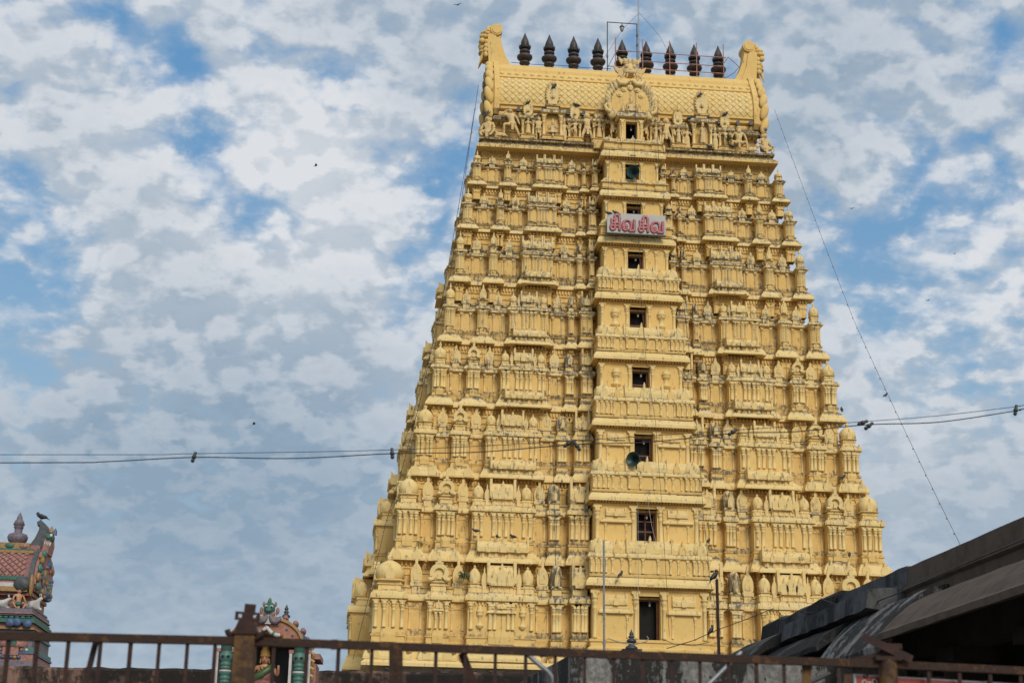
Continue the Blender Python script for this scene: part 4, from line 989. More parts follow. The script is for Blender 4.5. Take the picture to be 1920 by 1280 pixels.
# niche shrines with flame arches
def flame(w, h, n=9):
    pts = []
    for k in range(n + 1):
        a = R(-30 + 120 * k / n); r1 = 1.0; c, q = math.cos(a), math.sin(a)
        pts.append((w / 2 * c * .95, h * .36 + h * .42 * q))
        if k < n:
            a2 = R(-30 + 120 * (k + .45) / n); pts.append((w / 2 * math.cos(a2) * 1.34, h * .42 + h * .58 * math.sin(a2)))
    pts = [(w * .38, 0)] + pts + [(.05 * w, h * .92), (0, h * 1.12)]
    return pts + [(-x, z) for x, z in reversed(pts[:-1])]
FIG = {}
def figmesh(key, **k):
    if key not in FIG: FIG[key] = human(**k).mesh('statue', M['statue'])
    return FIG[key]
def niche(u, w, zb, zt, crest_h, fig, fscale=.62, tall=False):
    v = 1.84 if not tall else 1.92
    n_ = MB().ring([(.10, zr(zb)), (.12, zr(zb) + .05, .6), (.12, zr(zb) + .09, .9), (.04, zr(zb) + .1), (.04, zr(zb) + .22), (.10, zr(zb) + .24, .4), (.10, zr(zb) + .28, 1.)], u - w / 2, u + w / 2, -v + .0, -.95)
    n_.box(u - w / 2, u + w / 2, -v + .30, -.95, zr(zb) + .28, zr(zt))
    N_ = n_.build('statue_niche', M['wall'], ROOF, grime=.7)
    ph = zt - zb - .28 - .1
    pm = pilaster_mb(.12 if w < .8 else .15, ph, 8).mesh('pilaster', M['trim'])
    for s in (-1, 1): inst('pilaster', pm, N_, (u + s * (w / 2 - .05), -v + .10, zr(zb) + .28), 0, .6)
    MB().ring(cornice_prof(.26 if tall else .2, .15, zr(zt) - .1), u - w / 2 - .02, u + w / 2 + .02, -v + .04, -.95).build('eave', M['trim'], N_, grime=1.0)
    zz = zr(zt) + (.14 if tall else .08)
    if tall:
        MB().ring([(0, zz), (0, zz + .2), (.08, zz + .22, .8), (.08, zz + .3, .9), (-.02, zz + .34)], u - w * .32, u + w * .32, -v + .1, -.95).build('neck', M['wall'], N_, grime=.7); zz += .34
    MB().ext([(u + x, zz + z) for x, z in flame(w * (.60 if tall else .68), crest_h)], -v + .06, -v + .22, .4).build('flame_crest', M['trim'], N_, grime=.55)
    MB().ext([(u + x, zz + .06 + z) for x, z in horseshoe(w * .2, 10, -30)], -v + .08, -v + .15, .2).build('crest_arch', M['wall'], N_, grime=.3) if False else None
    cr = MB().ext([(u + x, zz + crest_h * .3 + z) for x, z in horseshoe(w * (.12 if tall else .14), 10, -40)], -v + .0, -v + .07, .3); cr.ell((u, -v - .02, zz + crest_h * .3), (w * .06, .06, w * .12), 8, 5, .3); MB().ell((u, -v + .03, zz + crest_h * .86), (w * .10, .08, w * .12), 8, 5, .4).build('crest_boss', M['statue'], N_, grime=.4)
    cr.build('crest_arch', M['statue'], N_, grime=.4)
    if fig: inst('statue', fig, N_, (u, -v - .02, zr(zb) + .30), 0, .7, (fscale,) * 3)
F_off = figmesh('offer', pose=POSES['offer'], skirt=.25); F_dan = figmesh('dance', pose=POSES['dance'], crown='tall'); F_danm = figmesh('dancem', pose=mir(POSES['dance']), crown='tall')
F_lot = figmesh('lotus', pose=POSES['lotus'], stout=1.25); F_lean = figmesh('lean', pose=POSES['lean'], crown='cap', stout=1.1); F_std = figmesh('stand', skirt=.1)
F_wav = figmesh('wave', pose=POSES['wave'], skirt=.3, crown='bun'); F_wavm = figmesh('wavem', pose=mir(POSES['wave']), skirt=.3, crown='bun'); F_grd = figmesh('guard', pose=POSES['guard'], crown='mane', stout=1.15); F_grdm = figmesh('guardm', pose=mir(POSES['guard']), crown='mane', stout=1.15)
F_up = figmesh('up', pose=POSES['arms_up'], crown='mane', stout=1.3); F_seat = figmesh('seat', pose=POSES['seat'], crown='mane', stout=1.3); F_wide = figmesh('wide', pose=POSES['wide'], crown='beard', stout=1.25)
zb = 34.86
niche(-5.36, .66, zb, 36.15, 1.0, F_off, .60); niche(-2.86, .66, zb, 36.12, 1.05, F_danm, .66)
niche(2.72, .66, zb, 36.12, 1.05, F_std, .62); niche(5.28, .66, zb, 36.12, 1.05, F_dan, .64)
niche(-4.06, 1.02, zb, 36.50, 1.40, F_lot, .78, True); niche(4.02, 1.02, zb, 36.50, 1.40, F_std, .76, True)
niche(-1.56, .62, zb, 36.2, .60, F_wav, .66); niche(1.50, .62, zb, 36.2, .60, F_wavm, .66)
def stat(me, u, sc_, v=1.80, z=34.86, rz=0.0, lab=None, g=.6):
    o = inst('statue', me, ROOF, (u, -v, zr(z)), rz, g, (sc_,) * 3)
    if lab: o['label'] = lab
stat(F_lean, -6.22, 1.21, 1.74, lab='leaning stucco giant with one hand to its head and a raised knee')
stat(F_up, -4.80, 0.90, 1.74, lab='stout stucco dwarf holding both arms over its head')
stat(F_std, -3.42, 0.81, 1.74); stat(F_grd, -2.20, 1.14, 1.74, lab='long haired stucco guardian stepping to the side')
stat(F_dan, -.90, .82, 2.2, 35.05, lab='dancing stucco figure left of the top doorway'); stat(F_danm, .90, .82, 2.2, 35.05, lab='dancing stucco figure right of the top doorway')
stat(F_grdm, 2.08, 1.14, 1.74, lab='long haired stucco guardian beside the doorway pavilion'); stat(F_off, 3.20, 0.85, 1.74); stat(F_std, 4.74, 0.83, 1.74)
stat(F_wide, 6.02, 1.14, 1.74, lab='bearded stucco giant squatting with knees wide')
stat(F_seat, -7.46, 1.25, 1.6, rz=-.4, lab='seated stucco dwarf with bushy hair at the corner'); stat(F_seat, 7.46, 1.25, 1.6, rz=.4, lab='seated stucco dwarf with bushy hair at the corner')
bc = beast('calf').mesh('beast', M['statue']); bl_ = beast('lion').mesh('beast', M['statue'])
o = inst('beast', bc, ROOF, (-6.82, -1.85, zr(34.86)), 0, .7, (.66, .62, .62)); o['label'] = 'stucco calf lying on the ledge'
o = inst('beast', bl_, ROOF, (6.72, -1.85, zr(34.86)), 0, .7, (-.70, .66, .66)); o['label'] = 'stucco lion lying on the ledge'
for u, f, sc_ in ((0, F_lot, .78), (-.42, F_std, .36), (.42, F_std, .36)): stat(f, u, sc_, 2.78, 36.28, g=.8)
for s in (-1, 1): o = inst('beast', bl_, ROOF, (s * 1.5, -1.95, zr(36.7)), 0, .6, (.4 * s, .4, .6))
# ================================================================== GROUND AND THE PLACE IN FRONT OF THE TOWER
g = MB().add([(-2500, -2500, 0), (2500, -2500, 0), (2500, 2500, 0), (-2500, 2500, 0)], [(0, 1, 2, 3)])
struct(g.build('ground', M['ground']))
M['oldwall'] = mossy('old_brown_plaster', (.085, .056, .044), (.15, .105, .085), (.016, .014, .013), 1.5, .2, (.40, .56), pink=(.24, .145, .11))
M['grime'] = mossy('stained_grey_concrete', (.14, .136, .128), (.27, .262, .245), (.016, .015, .014), 1.9, 1.6, (.46, .54))
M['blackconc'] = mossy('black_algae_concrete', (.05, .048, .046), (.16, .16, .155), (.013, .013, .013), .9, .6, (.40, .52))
M['greyconc'] = mossy('grey_concrete', (.070, .070, .071), (.11, .11, .11), (.018, .018, .018), 1.1, .9, (.50, .62))
M['brownplaster'] = plain('brown_cement_plaster', (.098, .067, .044), .9, c2=(.066, .044, .029), scale=3.5, bump=.3)
M['soot_and_shade'] = plain('painted_hall_shade', (.030, .026, .024), .95, c2=(.018, .016, .015), scale=2)  # deep shade inside and under the halls, put into the colour
M['rust'] = plain('flaking_rust', (.030, .011, .005), .8, c2=(.085, .036, .007), scale=26, th=(.52, .66), bump=.4)
M['rustdark'] = plain('dark_rust', (.026, .010, .007), .8, c2=(.045, .016, .010), scale=18, bump=.3)
M['rustyellow'] = plain('yellow_paint_over_rust', (.120, .056, .008), .7, c2=(.040, .016, .007), scale=14, th=(.42, .62), bump=.3)
M['signredp'] = plain('printed_red_board', (.34, .045, .035), .5, c2=(.29, .038, .03), scale=2)
M['white'] = plain('off_white_paint', (.55, .54, .52), .6, c2=(.42, .41, .39), scale=8)

def atz(x, y, z):
    d = fw + rt * ((x - 960) / F) - up * ((y - 640) / F)
    return d * ((z - EYE) / d.z) + Vector((0, 0, EYE))

# long compound wall
p0 = atz(-1500, 1226, 4.35); p1 = atz(1120, 1263, 4.35)
L = (p1 - p0).length; ang = math.atan2(p1.y - p0.y, p1.x - p0.x)
w_ = MB(); rng = random.Random(5); nseg = 150
for k in range(nseg):
    a, b = L * k / nseg, L * (k + 1) / nseg
    if k == 0: z_a = 4.35
    z_b = 4.35 + rng.uniform(-.014, .012)
    w_.add([(a, 0, 0), (b, 0, 0), (b, 0, z_b - .05), (a, 0, z_a - .05), (a, .05, z_a), (b, .05, z_b), (a, .5, z_a + .01), (b, .5, z_b + .01), (a, .5, 0), (b, .5, 0)],
           [(0, 1, 2, 3), (3, 2, 5, 4), (4, 5, 7, 6), (6, 7, 9, 8)]); z_a = z_b
cw = w_.build('compound_wall', M['oldwall'], None, (p0.x, p0.y, 0)); cw.rotation_euler.z = ang
tag(cw, 'long low compound wall of flaking reddish plaster with black stains', 'wall')

# grey parapet block behind the gate
c0 = atz(1071, 1226, 4.05); bl = empty('parapet_building', (c0.x, c0.y, 0), R(8.5))
tag(bl, 'flat roofed grey concrete building with a stained parapet below the tower doorway', 'building')
b = MB(); b.box(0, 9.5, 0, .22, 3.42, 4.05); b.box(0, .22, .22, 9, 3.42, 4.05); b.box(9.28, 9.5, .22, 9, 3.42, 4.05); b.box(.22, 9.28, 8.78, 9, 3.42, 4.05)
b.build('parapet', M['grime'], bl)
b = MB(); b.box(.03, 9.47, .03, 8.97, 0, 3.36); b.build('wall', M['grime'], bl)
MB().box(-.05, 9.55, -.05, 9.05, 3.36, 3.42).build('ledge', M['grime'], bl)
MB().box(.22, 9.28, .22, 8.78, 3.42, 3.46).build('roof', M['grime'], bl)
# a dark copper finial on that roof, on its masonry pedestal
q = at(1184, 1214, c0.y + 2.6)
fn_ = empty('roof_finial', (q.x, q.y, 3.46)); tag(fn_, 'small dark copper pot finial standing above the grey parapet', 'finial')
ps = q.z - 3.46
MB().box(-.16, .16, -.16, .16, 0, ps - .03).build('pedestal', M['grime'], fn_)
u_ = .0064 * 1.0
MB().lathe([(.10, ps - .03), (.10, ps + .01), (.045, ps + .05), (.05, ps + .07), (.075, ps + .09), (.08, ps + .12), (.06, ps + .14), (.03, ps + .155), (.05, ps + .17), (.05, ps + .185), (.025, ps + .2), (.035, ps + .215), (.03, ps + .24), (.012, ps + .27), (.003, ps + .30)], 0, 0, 16).build('pot', M['brass'], fn_)
# poles
q = at(1133, 1216, c0.y + 1.4); t_ = at(1132, 1012, c0.y + 1.4)
pl_ = MB().tube([(0, 0, 3.46 - q.z), (t_.x - q.x, 0, t_.z - q.z)], .016, 8).build('metal_pole', M['steel'], None, q)
tag(pl_, 'thin galvanised pole standing left of the lowest tower doorway', 'pole')
q = at(1349, 1224, c0.y + 1.8); t_ = at(1344, 1086, c0.y + 1.8); CROWPOLE = t_
pl_ = MB().tube([(0, 0, 3.46 - q.z), (t_.x - q.x, 0, t_.z - q.z)], .024, 8).build('wooden_pole', M['rustdark'], None, q)
tag(pl_, 'dark upright pole with a crow perched on its top', 'pole')
hose = [at(x, y, c0.y + 1.3) for x, y in ((1134, 1230), (1135, 1200), (1140, 1196), (1165, 1204), (1190, 1207), (1212, 1202), (1216, 1196), (1213, 1192))]
hb = MB().tube([p - hose[0] for p in hose], .009, 6).build('white_hose', M['wirepale'], None, hose[0]); tag(hb, 'loose pale cable looped from the galvanised pole to the doorway', 'cable')

# ------------------------------------------------------------------ halls on the right, running away from the camera
HP = at(1920, 968, 20.0); PH = R(6.5)
def hall(name, label): return tag(empty(name, (HP.x, HP.y, 0), PH), label, 'building')
ZT = HP.z
h1 = hall('pillared_hall', 'brown plastered hall with a deep curved eave at the right edge')
m = MB(); m.box(0, .35, -9, 4.2, ZT - .27, ZT); rough(m.build('parapet', M['brownplaster'], h1), .3, .008)
m = MB(); m.ext([(-.02, ZT - .62), (.35, ZT - .62), (.35, ZT - .27), (-.03, ZT - .27), (-.10, ZT - .30), (-.10, ZT - .36), (-.04, ZT - .40)], -9, 4.19); rough(m.build('moulding', M['brownplaster'], h1), .3, .007)
chp = [(-.12, ZT - .60), (-.35, ZT - .66), (-.62, ZT - .80), (-.86, ZT - 1.0), (-1.04, ZT - 1.18), (-1.16, ZT - 1.24), (-1.16, ZT - 1.33), (-1.0, ZT - 1.30), (-.7, ZT - 1.05), (-.4, ZT - .86), (-.05, ZT - .80), (.3, ZT - .80), (.3, ZT - .60)]
m = MB().ext(chp[::-1], -9, 2.5); rough(m.build('eave', M['brownplaster'], h1), .3, .010)
m = MB(); m.box(.0, 6.5, -9, 4.1, ZT - .95, ZT - .80); m.box(.05, .5, -9, 4.1, ZT - 1.35, ZT - .95); m.build('ceiling', M['soot_and_shade'], h1)
m = MB(); m.box(4.5, 4.8, -9, 4.2, 0, ZT - .95); m.box(.6, 4.5, 3.9, 4.2, 0, ZT - .95); m.build('wall', M['soot_and_shade'], h1)
m = MB(); m.box(.35, 6.5, -9, 4.2, ZT - .60, ZT - .50); m.build('roof', M['greyconc'], h1)
for y in (-7.5, -5, -2.5, 0, 2.6):
    c = MB(); c.box(.08, .45, y, y + .37, 0, ZT - 1.55); c.box(-.05, .58, y - .13, y + .5, ZT - 1.55, ZT - 1.35); c.build('column', M['soot_and_shade'], h1)
h2 = hall('old_hall', 'old grey concrete hall black with algae beyond the brown hall')
m = MB(); m.box(0, .30, 4.22, 7.6, ZT - .25, ZT + .03); m.box(-.12, .30, 4.22, 8.0, ZT - .55, ZT - .25); rough(m.build('parapet', M['greyconc'], h2), .3, .02)
m = MB(); m.ext([(-.05, ZT - .3), (.5, ZT - .3), (.5, ZT + .02), (.38, ZT + .12), (.1, ZT + .14), (-.02, ZT + .06)], 7.6, 12.3); rough(m.build('rounded_parapet', M['blackconc'], h2), .3, .035)
m = MB(); m.ext([(-.62, ZT - .62), (-.3, ZT - .66), (.1, ZT - .62), (.1, ZT - .30), (-.3, ZT - .28), (-.58, ZT - .34)], 4.3, 9.0); rough(m.build('gutter_block', M['greyconc'], h2), .3, .03)
ch2 = [(-.08, ZT - .50), (-.34, ZT - .58), (-.62, ZT - .80), (-.86, ZT - 1.06), (-1.08, ZT - 1.30), (-1.16, ZT - 1.40), (-1.16, ZT - 1.50), (-.95, ZT - 1.36), (-.6, ZT - 1.0), (-.3, ZT - .8), (.2, ZT - .75), (.2, ZT - .5)]
m = MB().ext(ch2[::-1], 2.52, 5.4); rough(m.build('eave', M['grime'], h2), .3, .03)
ch3 = [(-.05, ZT - .20), (-.3, ZT - .30), (-.6, ZT - .42), (-.9, ZT - .60), (-1.06, ZT - .78), (-1.06, ZT - .86), (-.85, ZT - .74), (-.5, ZT - .60), (.2, ZT - .55), (.2, ZT - .2)]
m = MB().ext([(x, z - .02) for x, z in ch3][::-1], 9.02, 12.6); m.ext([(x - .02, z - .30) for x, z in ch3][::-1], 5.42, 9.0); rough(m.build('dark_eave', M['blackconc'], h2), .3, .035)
m = MB(); m.box(.3, 6.5, 4.25, 12.3, ZT - .95, ZT - .60); m.box(.1, .5, 4.25, 12.3, ZT - 1.6, ZT - .95); m.build('ceiling', M['soot_and_shade'], h2)
m = MB(); m.box(4.5, 4.8, 4.25, 12.3, 0, ZT - .95); m.box(.3, 4.5, 12.0, 12.3, 0, ZT - .95); m.build('wall', M['soot_and_shade'], h2)
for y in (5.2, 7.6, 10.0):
    c = MB(); c.box(.1, .5, y, y + .4, 0, ZT - 1.6); c.build('column', M['soot_and_shade'], h2)
# cables lying along the halls
ca = [(1.0, 12), (-.1, 8.5), (-.66, 7.6), (-.66, 6.4), (-.45, 5.4), (-.45, 3.6), (-.3, 1.0), (-.2, -2)]
zz = [ZT - .1, ZT - .18, ZT - .30, ZT - .24, ZT - .55, ZT - .55, ZT - .45, ZT - .40]
RM = Matrix.Rotation(PH, 3, 'Z'); o0 = Vector((HP.x, HP.y, 0))
cb_ = MB().tube([RM @ Vector((x, y, z + .04)) for (x, y), z in zip(ca, zz)], .010, 5).build('loose_cable', M['wire'], None, o0); tag(cb_, 'thin dark cable sagging along the eaves of the halls', 'cable')

# ------------------------------------------------------------------ painted shrine roof on the left
M['pk'] = plain('salmon_paint', (.38, .175, .14), .6, c2=(.23, .11, .09), scale=14); M['gn'] = plain('sea_green_paint', (.045, .15, .11), .55, c2=(.03, .10, .075), scale=14)
M['gy'] = plain('slate_grey_paint', (.085, .095, .10), .6, c2=(.05, .055, .06), scale=10); M['pu'] = plain('mauve_grey_paint', (.18, .155, .185), .6, c2=(.12, .10, .125), scale=10)
M['oc'] = plain('ochre_paint', (.36, .22, .085), .6, c2=(.25, .14, .05), scale=14); M['bl'] = plain('blue_paint', (.08, .13, .25), .55, c2=(.05, .08, .16), scale=12)
M['skinp'] = plain('painted_skin', (.50, .26, .15), .5, c2=(.45, .22, .13), scale=12); M['gold'] = plain('gold_paint', (.50, .29, .07), .4, c2=(.38, .2, .04), scale=30)
M['teal'] = plain('teal_paint', (.05, .185, .145), .5, c2=(.10, .135, .11), scale=20); M['oran'] = plain('terracotta_paint', (.40, .175, .105), .6, c2=(.30, .125, .075), scale=12)
M['maroon'] = plain('maroon_paint', (.20, .05, .05), .5, c2=(.3, .18, .16), scale=40); M['sari'] = plain('green_silk_paint', (.075, .13, .05), .45, c2=(.05, .09, .035), scale=25)
M['black'] = plain('black_paint', (.012, .012, .012), .5)
Y1 = 50.0; o1 = at(74, 1247, Y1); U = Y1 / F * .975; UX = Y1 / F
SH = empty('painted_shrine_tower', (o1.x, o1.y, 0), YAW)
tag(SH, 'multicoloured painted shrine tower with a pink scale roof at the left edge', 'shrine')
def zy(y): return o1.z + (1247 - y) * U
def xx(x): return (x - 97) * UX
HW = -xx(-330)   # left extent
x0 = -HW
roofp = [(-1.30, zy(1121)), (-1.36, zy(1100)), (-1.28, zy(1078)), (-1.05, zy(1056)), (-.72, zy(1040)), (-.60, zy(1034)), (-.5, zy(1024)), (0, zy(1022))]
rp = roofp + [(-a, b) for a, b in reversed(roofp[:-1])]
MB().extx([(a * .985, b - .01) for a, b in rp][::-1], x0, xx(82)).build('vault', M['pk'], SH)
# rows of salmon scales on the vault
sp = [(-1.33, zy(1093)), (-1.28, zy(1078)), (-1.05, zy(1056)), (-.76, zy(1042))]
tm = MB().add([(-.092, 0, 0), (0, 0, -.092), (.092, 0, 0), (0, 0, .092), (-.04, -.02, 0), (0, -.02, -.04), (.04, -.02, 0), (0, -.02, .04)], [(0, 1, 5, 4), (1, 2, 6, 5), (2, 3, 7, 6), (3, 0, 4, 7), (4, 5, 6, 7)]).mesh('roof_scale', M['pk'])
tot = sum(math.hypot(c - a, d - b) for (a, b), (c, d) in zip(sp, sp[1:]))
vl = [o for o in SH.children if o.name.startswith('vault')][0]
vl.data.materials[0] = M['maroon']
r_ = 0; s_ = .1
while s_ < tot - .05:
    t_ = s_
    for (a, b), (c, d) in zip(sp, sp[1:]):
        l_ = math.hypot(c - a, d - b)
        if t_ <= l_: y_, z_, th = a + (c - a) * t_ / l_, b + (d - b) * t_ / l_, math.atan2(c - a, d - b); break
        t_ -= l_
    for k in range(9):
        x_ = xx(70) - .12 - k * .22 - (.11 if r_ % 2 else 0)
        o = inst('roof_scale', tm, SH, (x_, y_ - .015, z_)); o.rotation_euler = (-th, 0, 0)
    s_ += .11; r_ += 1
def band(nm, y0, y1, out, mat, xr=82, back=1.2):
    return MB().ring([(0, zy(y1)), (.03, zy(y1)), (.03, zy(y0)), (0, zy(y0))], x0, xx(xr) - .0, -out, back).build(nm, mat, SH)
band('ridge_band', 1022, 1034, .62, M['oc'], 62); band('ridge_moulding', 1034, 1038, .72, M['gn'], 70); band('upper_band', 1038, 1043, .80, M['oc'], 73)
for k in range(8):
    o = MB().ell((xx(54 - k * 26), -.66, zy(1028)), (.14, .04, .085), 12, 6).build('oval_boss', M['pk' if k % 2 == 0 else 'gn'], SH)
band('green_moulding', 1092, 1099, 1.38, M['gn'], 66); band('pink_moulding', 1099, 1104, 1.34, M['pk'], 66); band('white_eave', 1104, 1112, 1.36, M['white'], 66); band('ochre_cornice', 1112, 1121, 1.46, M['oc'], 76)
band('neck_wall', 1121, 1154, 1.10, M['oran'], 80); band('neck_eave', 1121, 1127, 1.32, M['pk'], 84)
band('mauve_ledge', 1154, 1167, 1.75, M['pu'], 92); band('green_ledge', 1167, 1173, 1.66, M['gn'], 94); band('lower_green_ledge', 1173, 1180, 1.78, M['gn'], 98); band('pink_frieze', 1180, 1188, 1.64, M['pk'], 94)
band('lower_wall', 1188, 1262, 1.60, M['pu'], 96); band('lower_eave', 1225, 1233, 1.80, M['teal'], 102); band('base_moulding', 1238, 1250, 1.84, M['pk'], 102)
band('ochre_string', 1188, 1192, 1.70, M['oc'], 99); band('dark_panel', 1204, 1222, 1.63, M['maroon'], 60); band('teal_string', 1200, 1204, 1.74, M['teal'], 99); band('blue_string', 1233, 1237, 1.86, M['bl'], 104); band('mauve_string', 1147, 1150, 1.30, M['pu'], 88); band('pink_string', 1162, 1164, 1.80, M['pk'], 95)
for mt, sd_ in (('teal', 1), ('oc', 2), ('bl', 3), ('pk', 4)):
    q_ = MB(); g_ = random.Random(sd_)
    for k in range(14):
        a_ = g_.uniform(-1.2, 1.2); b_ = g_.uniform(1050, 1118); q_.ell((xx(91.5), a_, zy(b_)), (.07, g_.uniform(.05, .12), g_.uniform(.05, .16)), 7, 5)
    o = q_.build('gable_relief', M[mt], SH); o['kind'] = 'stuff'
for k in range(9): MB().ell((xx(92 - 9 * k), -1.88, zy(1230)), (.05, .04, .05), 8, 5).build('boss', M['pk' if k % 2 else 'white'], SH)
for k in range(10): MB().ell((xx(88 - 10 * k), -1.70, zy(1170)), (.09, .06, .05), 8, 5).build('petal', M['teal' if k % 2 else 'gn'], SH)
band('tower_base', 1250, 1247 + (o1.z) / U, 1.9, M['pu'], 104)
# right gable with its beast head
gp = [(-1.30, zy(1118)), (-1.52, zy(1105)), (-1.50, zy(1085)), (-1.36, zy(1066)), (-1.05, zy(1046)), (-.6, zy(1032)), (0, zy(1026))]
gf = gp + [(-a, b) for a, b in reversed(gp[:-1])]
ge = MB().extx(gf, xx(78), xx(86)).build('gable_end', M['gy'], SH)
MB().ell((xx(68), -1.42, zy(1107)), (.28, .20, .24), 12, 8).build('scroll', M['gy'], ge)
MB().extx([(a * .93, b) for a, b in gf], xx(86) + .002, xx(91)).build('gable_rim', M['pk'], ge)
for k, (a, b) in enumerate(((-1.2, 1108), (-1.3, 1092), (-1.2, 1075), (-1.0, 1058), (-.7, 1043))):
    MB().ell((xx(93), a, zy(b)), (.09, .16, .15), 8, 6).build('leaf', M['oc' if k % 2 else 'teal'], ge)
MB().ell((xx(84), -1.45, zy(1108)), (.07, .13, .36), 10, 8).build('disc', M['oc'], ge)
nk = [(48, 1038), (58, 1026), (68, 1010), (74, 994), (75, 983), (71, 985), (69, 978), (76, 973), (84, 980), (91, 992), (94, 1010), (92, 1026), (90, 1040)]
hd = MB().ext([(xx(a), zy(b)) for a, b in nk][::-1], -.35, .35).build('beast_head', M['gy'], SH)
MB().ext([(xx(a), zy(b)) for a, b in ((85, 1038), (86, 1018), (90, 1000), (96, 1002), (98, 1018), (95, 1038))][::-1], -.42, .42).build('jaw', M['pk'], hd)
b = MB(); b.ell((xx(94), -.2, zy(1007)), (.16, .3, .17), 10, 8); b.build('face', M['gn'], hd)
for q_, (a, b_) in enumerate(((88, 1019), (91, 1020), (94, 1021), (97, 1022), (99, 1020))): MB().tube([(xx(a), -.43, zy(b_ - 3)), (xx(a) + .01, -.45, zy(b_ + 4))], [.03, .005], 6).build('fang', M['white'], hd)
for (a, b_, mt) in ((96, 989, 'oc'), (103, 993, 'bl')): MB().tube([(xx(a), -.3, zy(b_ + 8)), (xx(a + 1.5), -.3, zy(b_)), (xx(a + 1), -.3, zy(b_ - 5))], [.08, .05, .005], 8).build('horn', M[mt], hd)
MB().ell((xx(99), -.46, zy(1004)), (.05, .04, .06), 8, 6).build('eyeball', M['white'], hd)
# finial
fz = zy(1022)
MB().lathe([(.10, fz - .02), (.13, fz + .03), (.28, fz + .14), (.32, fz + .26), (.28, fz + .36), (.12, fz + .42), (.13, fz + .56), (.16, fz + .58), (.13, fz + .64), (.18, fz + .66), (.14, fz + .78), (.08, fz + .86), (.09, fz + .88), (.03, fz + 1.02), (.004, fz + 1.06)], xx(33), 0, 18).build('finial', M['pu'], SH)
# crest, small figures on the neck ledge
MB().ext([(xx(5) + x, zy(1096) + z) for x, z in ogee(.5, .50)], -1.55, -1.3).build('crest', M['teal'], SH)
pv = MB(); pv.ring([(0, zy(1153)), (0, zy(1130)), (.08, zy(1127)), (.08, zy(1123)), (0, zy(1121))], x0, xx(10), -1.5, -1.0); pv.build('side_pavilion', M['pk'], SH)
MB().ring([(0, zy(1124)), (.12, zy(1122)), (.1, zy(1113)), (0, zy(1110))], x0, xx(14), -1.5, -1.0).build('pavilion_eave', M['gn'], SH)
MB().ring([(0, zy(1110)), (.06, zy(1109)), (.06, zy(1098)), (0, zy(1096))], x0, xx(11), -1.5, -1.0).build('pavilion_roof', M['pu'], SH)
o = inst('calf_statue', beast('calf').mesh('calf_statue', M['white']), SH, (xx(31), -1.45, zy(1154)), math.pi, .3, (.62, .62, .58))
def painted(nm, parent, loc, rz, sc_, pose, skirtmat, crown='tall', skin_='skinp', hairmat='black'):
    P_ = dict(pose=pose, skirt=0, crown=None)
    bm_ = human(**P_)
    o = inst(nm, bm_.mesh(nm, M[skin_]), parent, loc, rz, .3, (sc_,) * 3)
    return o
man = painted('seated_statue', SH, (xx(64), -1.45, zy(1154)), .5, .62, POSES['seat'], 'gn')
MB().lathe([(.19, .18), (.2, .26), (.17, .36)], 0, -.02, 12).build('loincloth', M['gn'], man); MB().ell((0, .0, .97), (.14, .14, .06), 10, 6).build('turban', M['oc'], man)
o = inst('bull_statue', beast('calf').mesh('bull_statue', M['white']), SH, (xx(88), -1.2, zy(1154)), math.pi * .9, .3, (.5, .5, .7))
for k, (x, y) in enumerate(((58, 1181), (70, 1180), (88, 1182))): MB().ell((xx(x), -1.82, zy(y)), (.14, .08, .13), 10, 6).build('boss', M['bl'], SH)
arch = MB(); arch.ext([(xx(12) + x, zy(1236) + z) for x, z in horseshoe(.28, 14, -40)], -1.86, -1.6); arch.build('green_arch', M['gn'], SH)
MB().ext([(xx(12) + x, zy(1234) + z) for x, z in horseshoe(.14, 12, -40)], -1.90, -1.86).build('arch_hollow', M['maroon'], SH)
sd = MB().lathe([(.40, zy(1226)), (.44, zy(1224)), (.42, zy(1215)), (.30, zy(1207)), (.1, zy(1204))], xx(66), -1.55, 14, .4); sd.build('small_dome', M['pk'], SH)
MB().box(xx(51), xx(79), -1.95, -1.5, zy(1240), zy(1226)).build('small_shrine', M['pk'], SH)
MB().ext([(xx(66) + x, zy(1222) + z) for x, z in ogee(.3, .3)], -2.0, -1.9).build('small_arch', M['gn'], SH)
for k in range(7): MB().ell((xx(60 - 7 * k + 20), -1.9, zy(1243)), (.07, .05, .06), 8, 5).build('boss', M['oc' if k % 2 else 'bl'], SH)

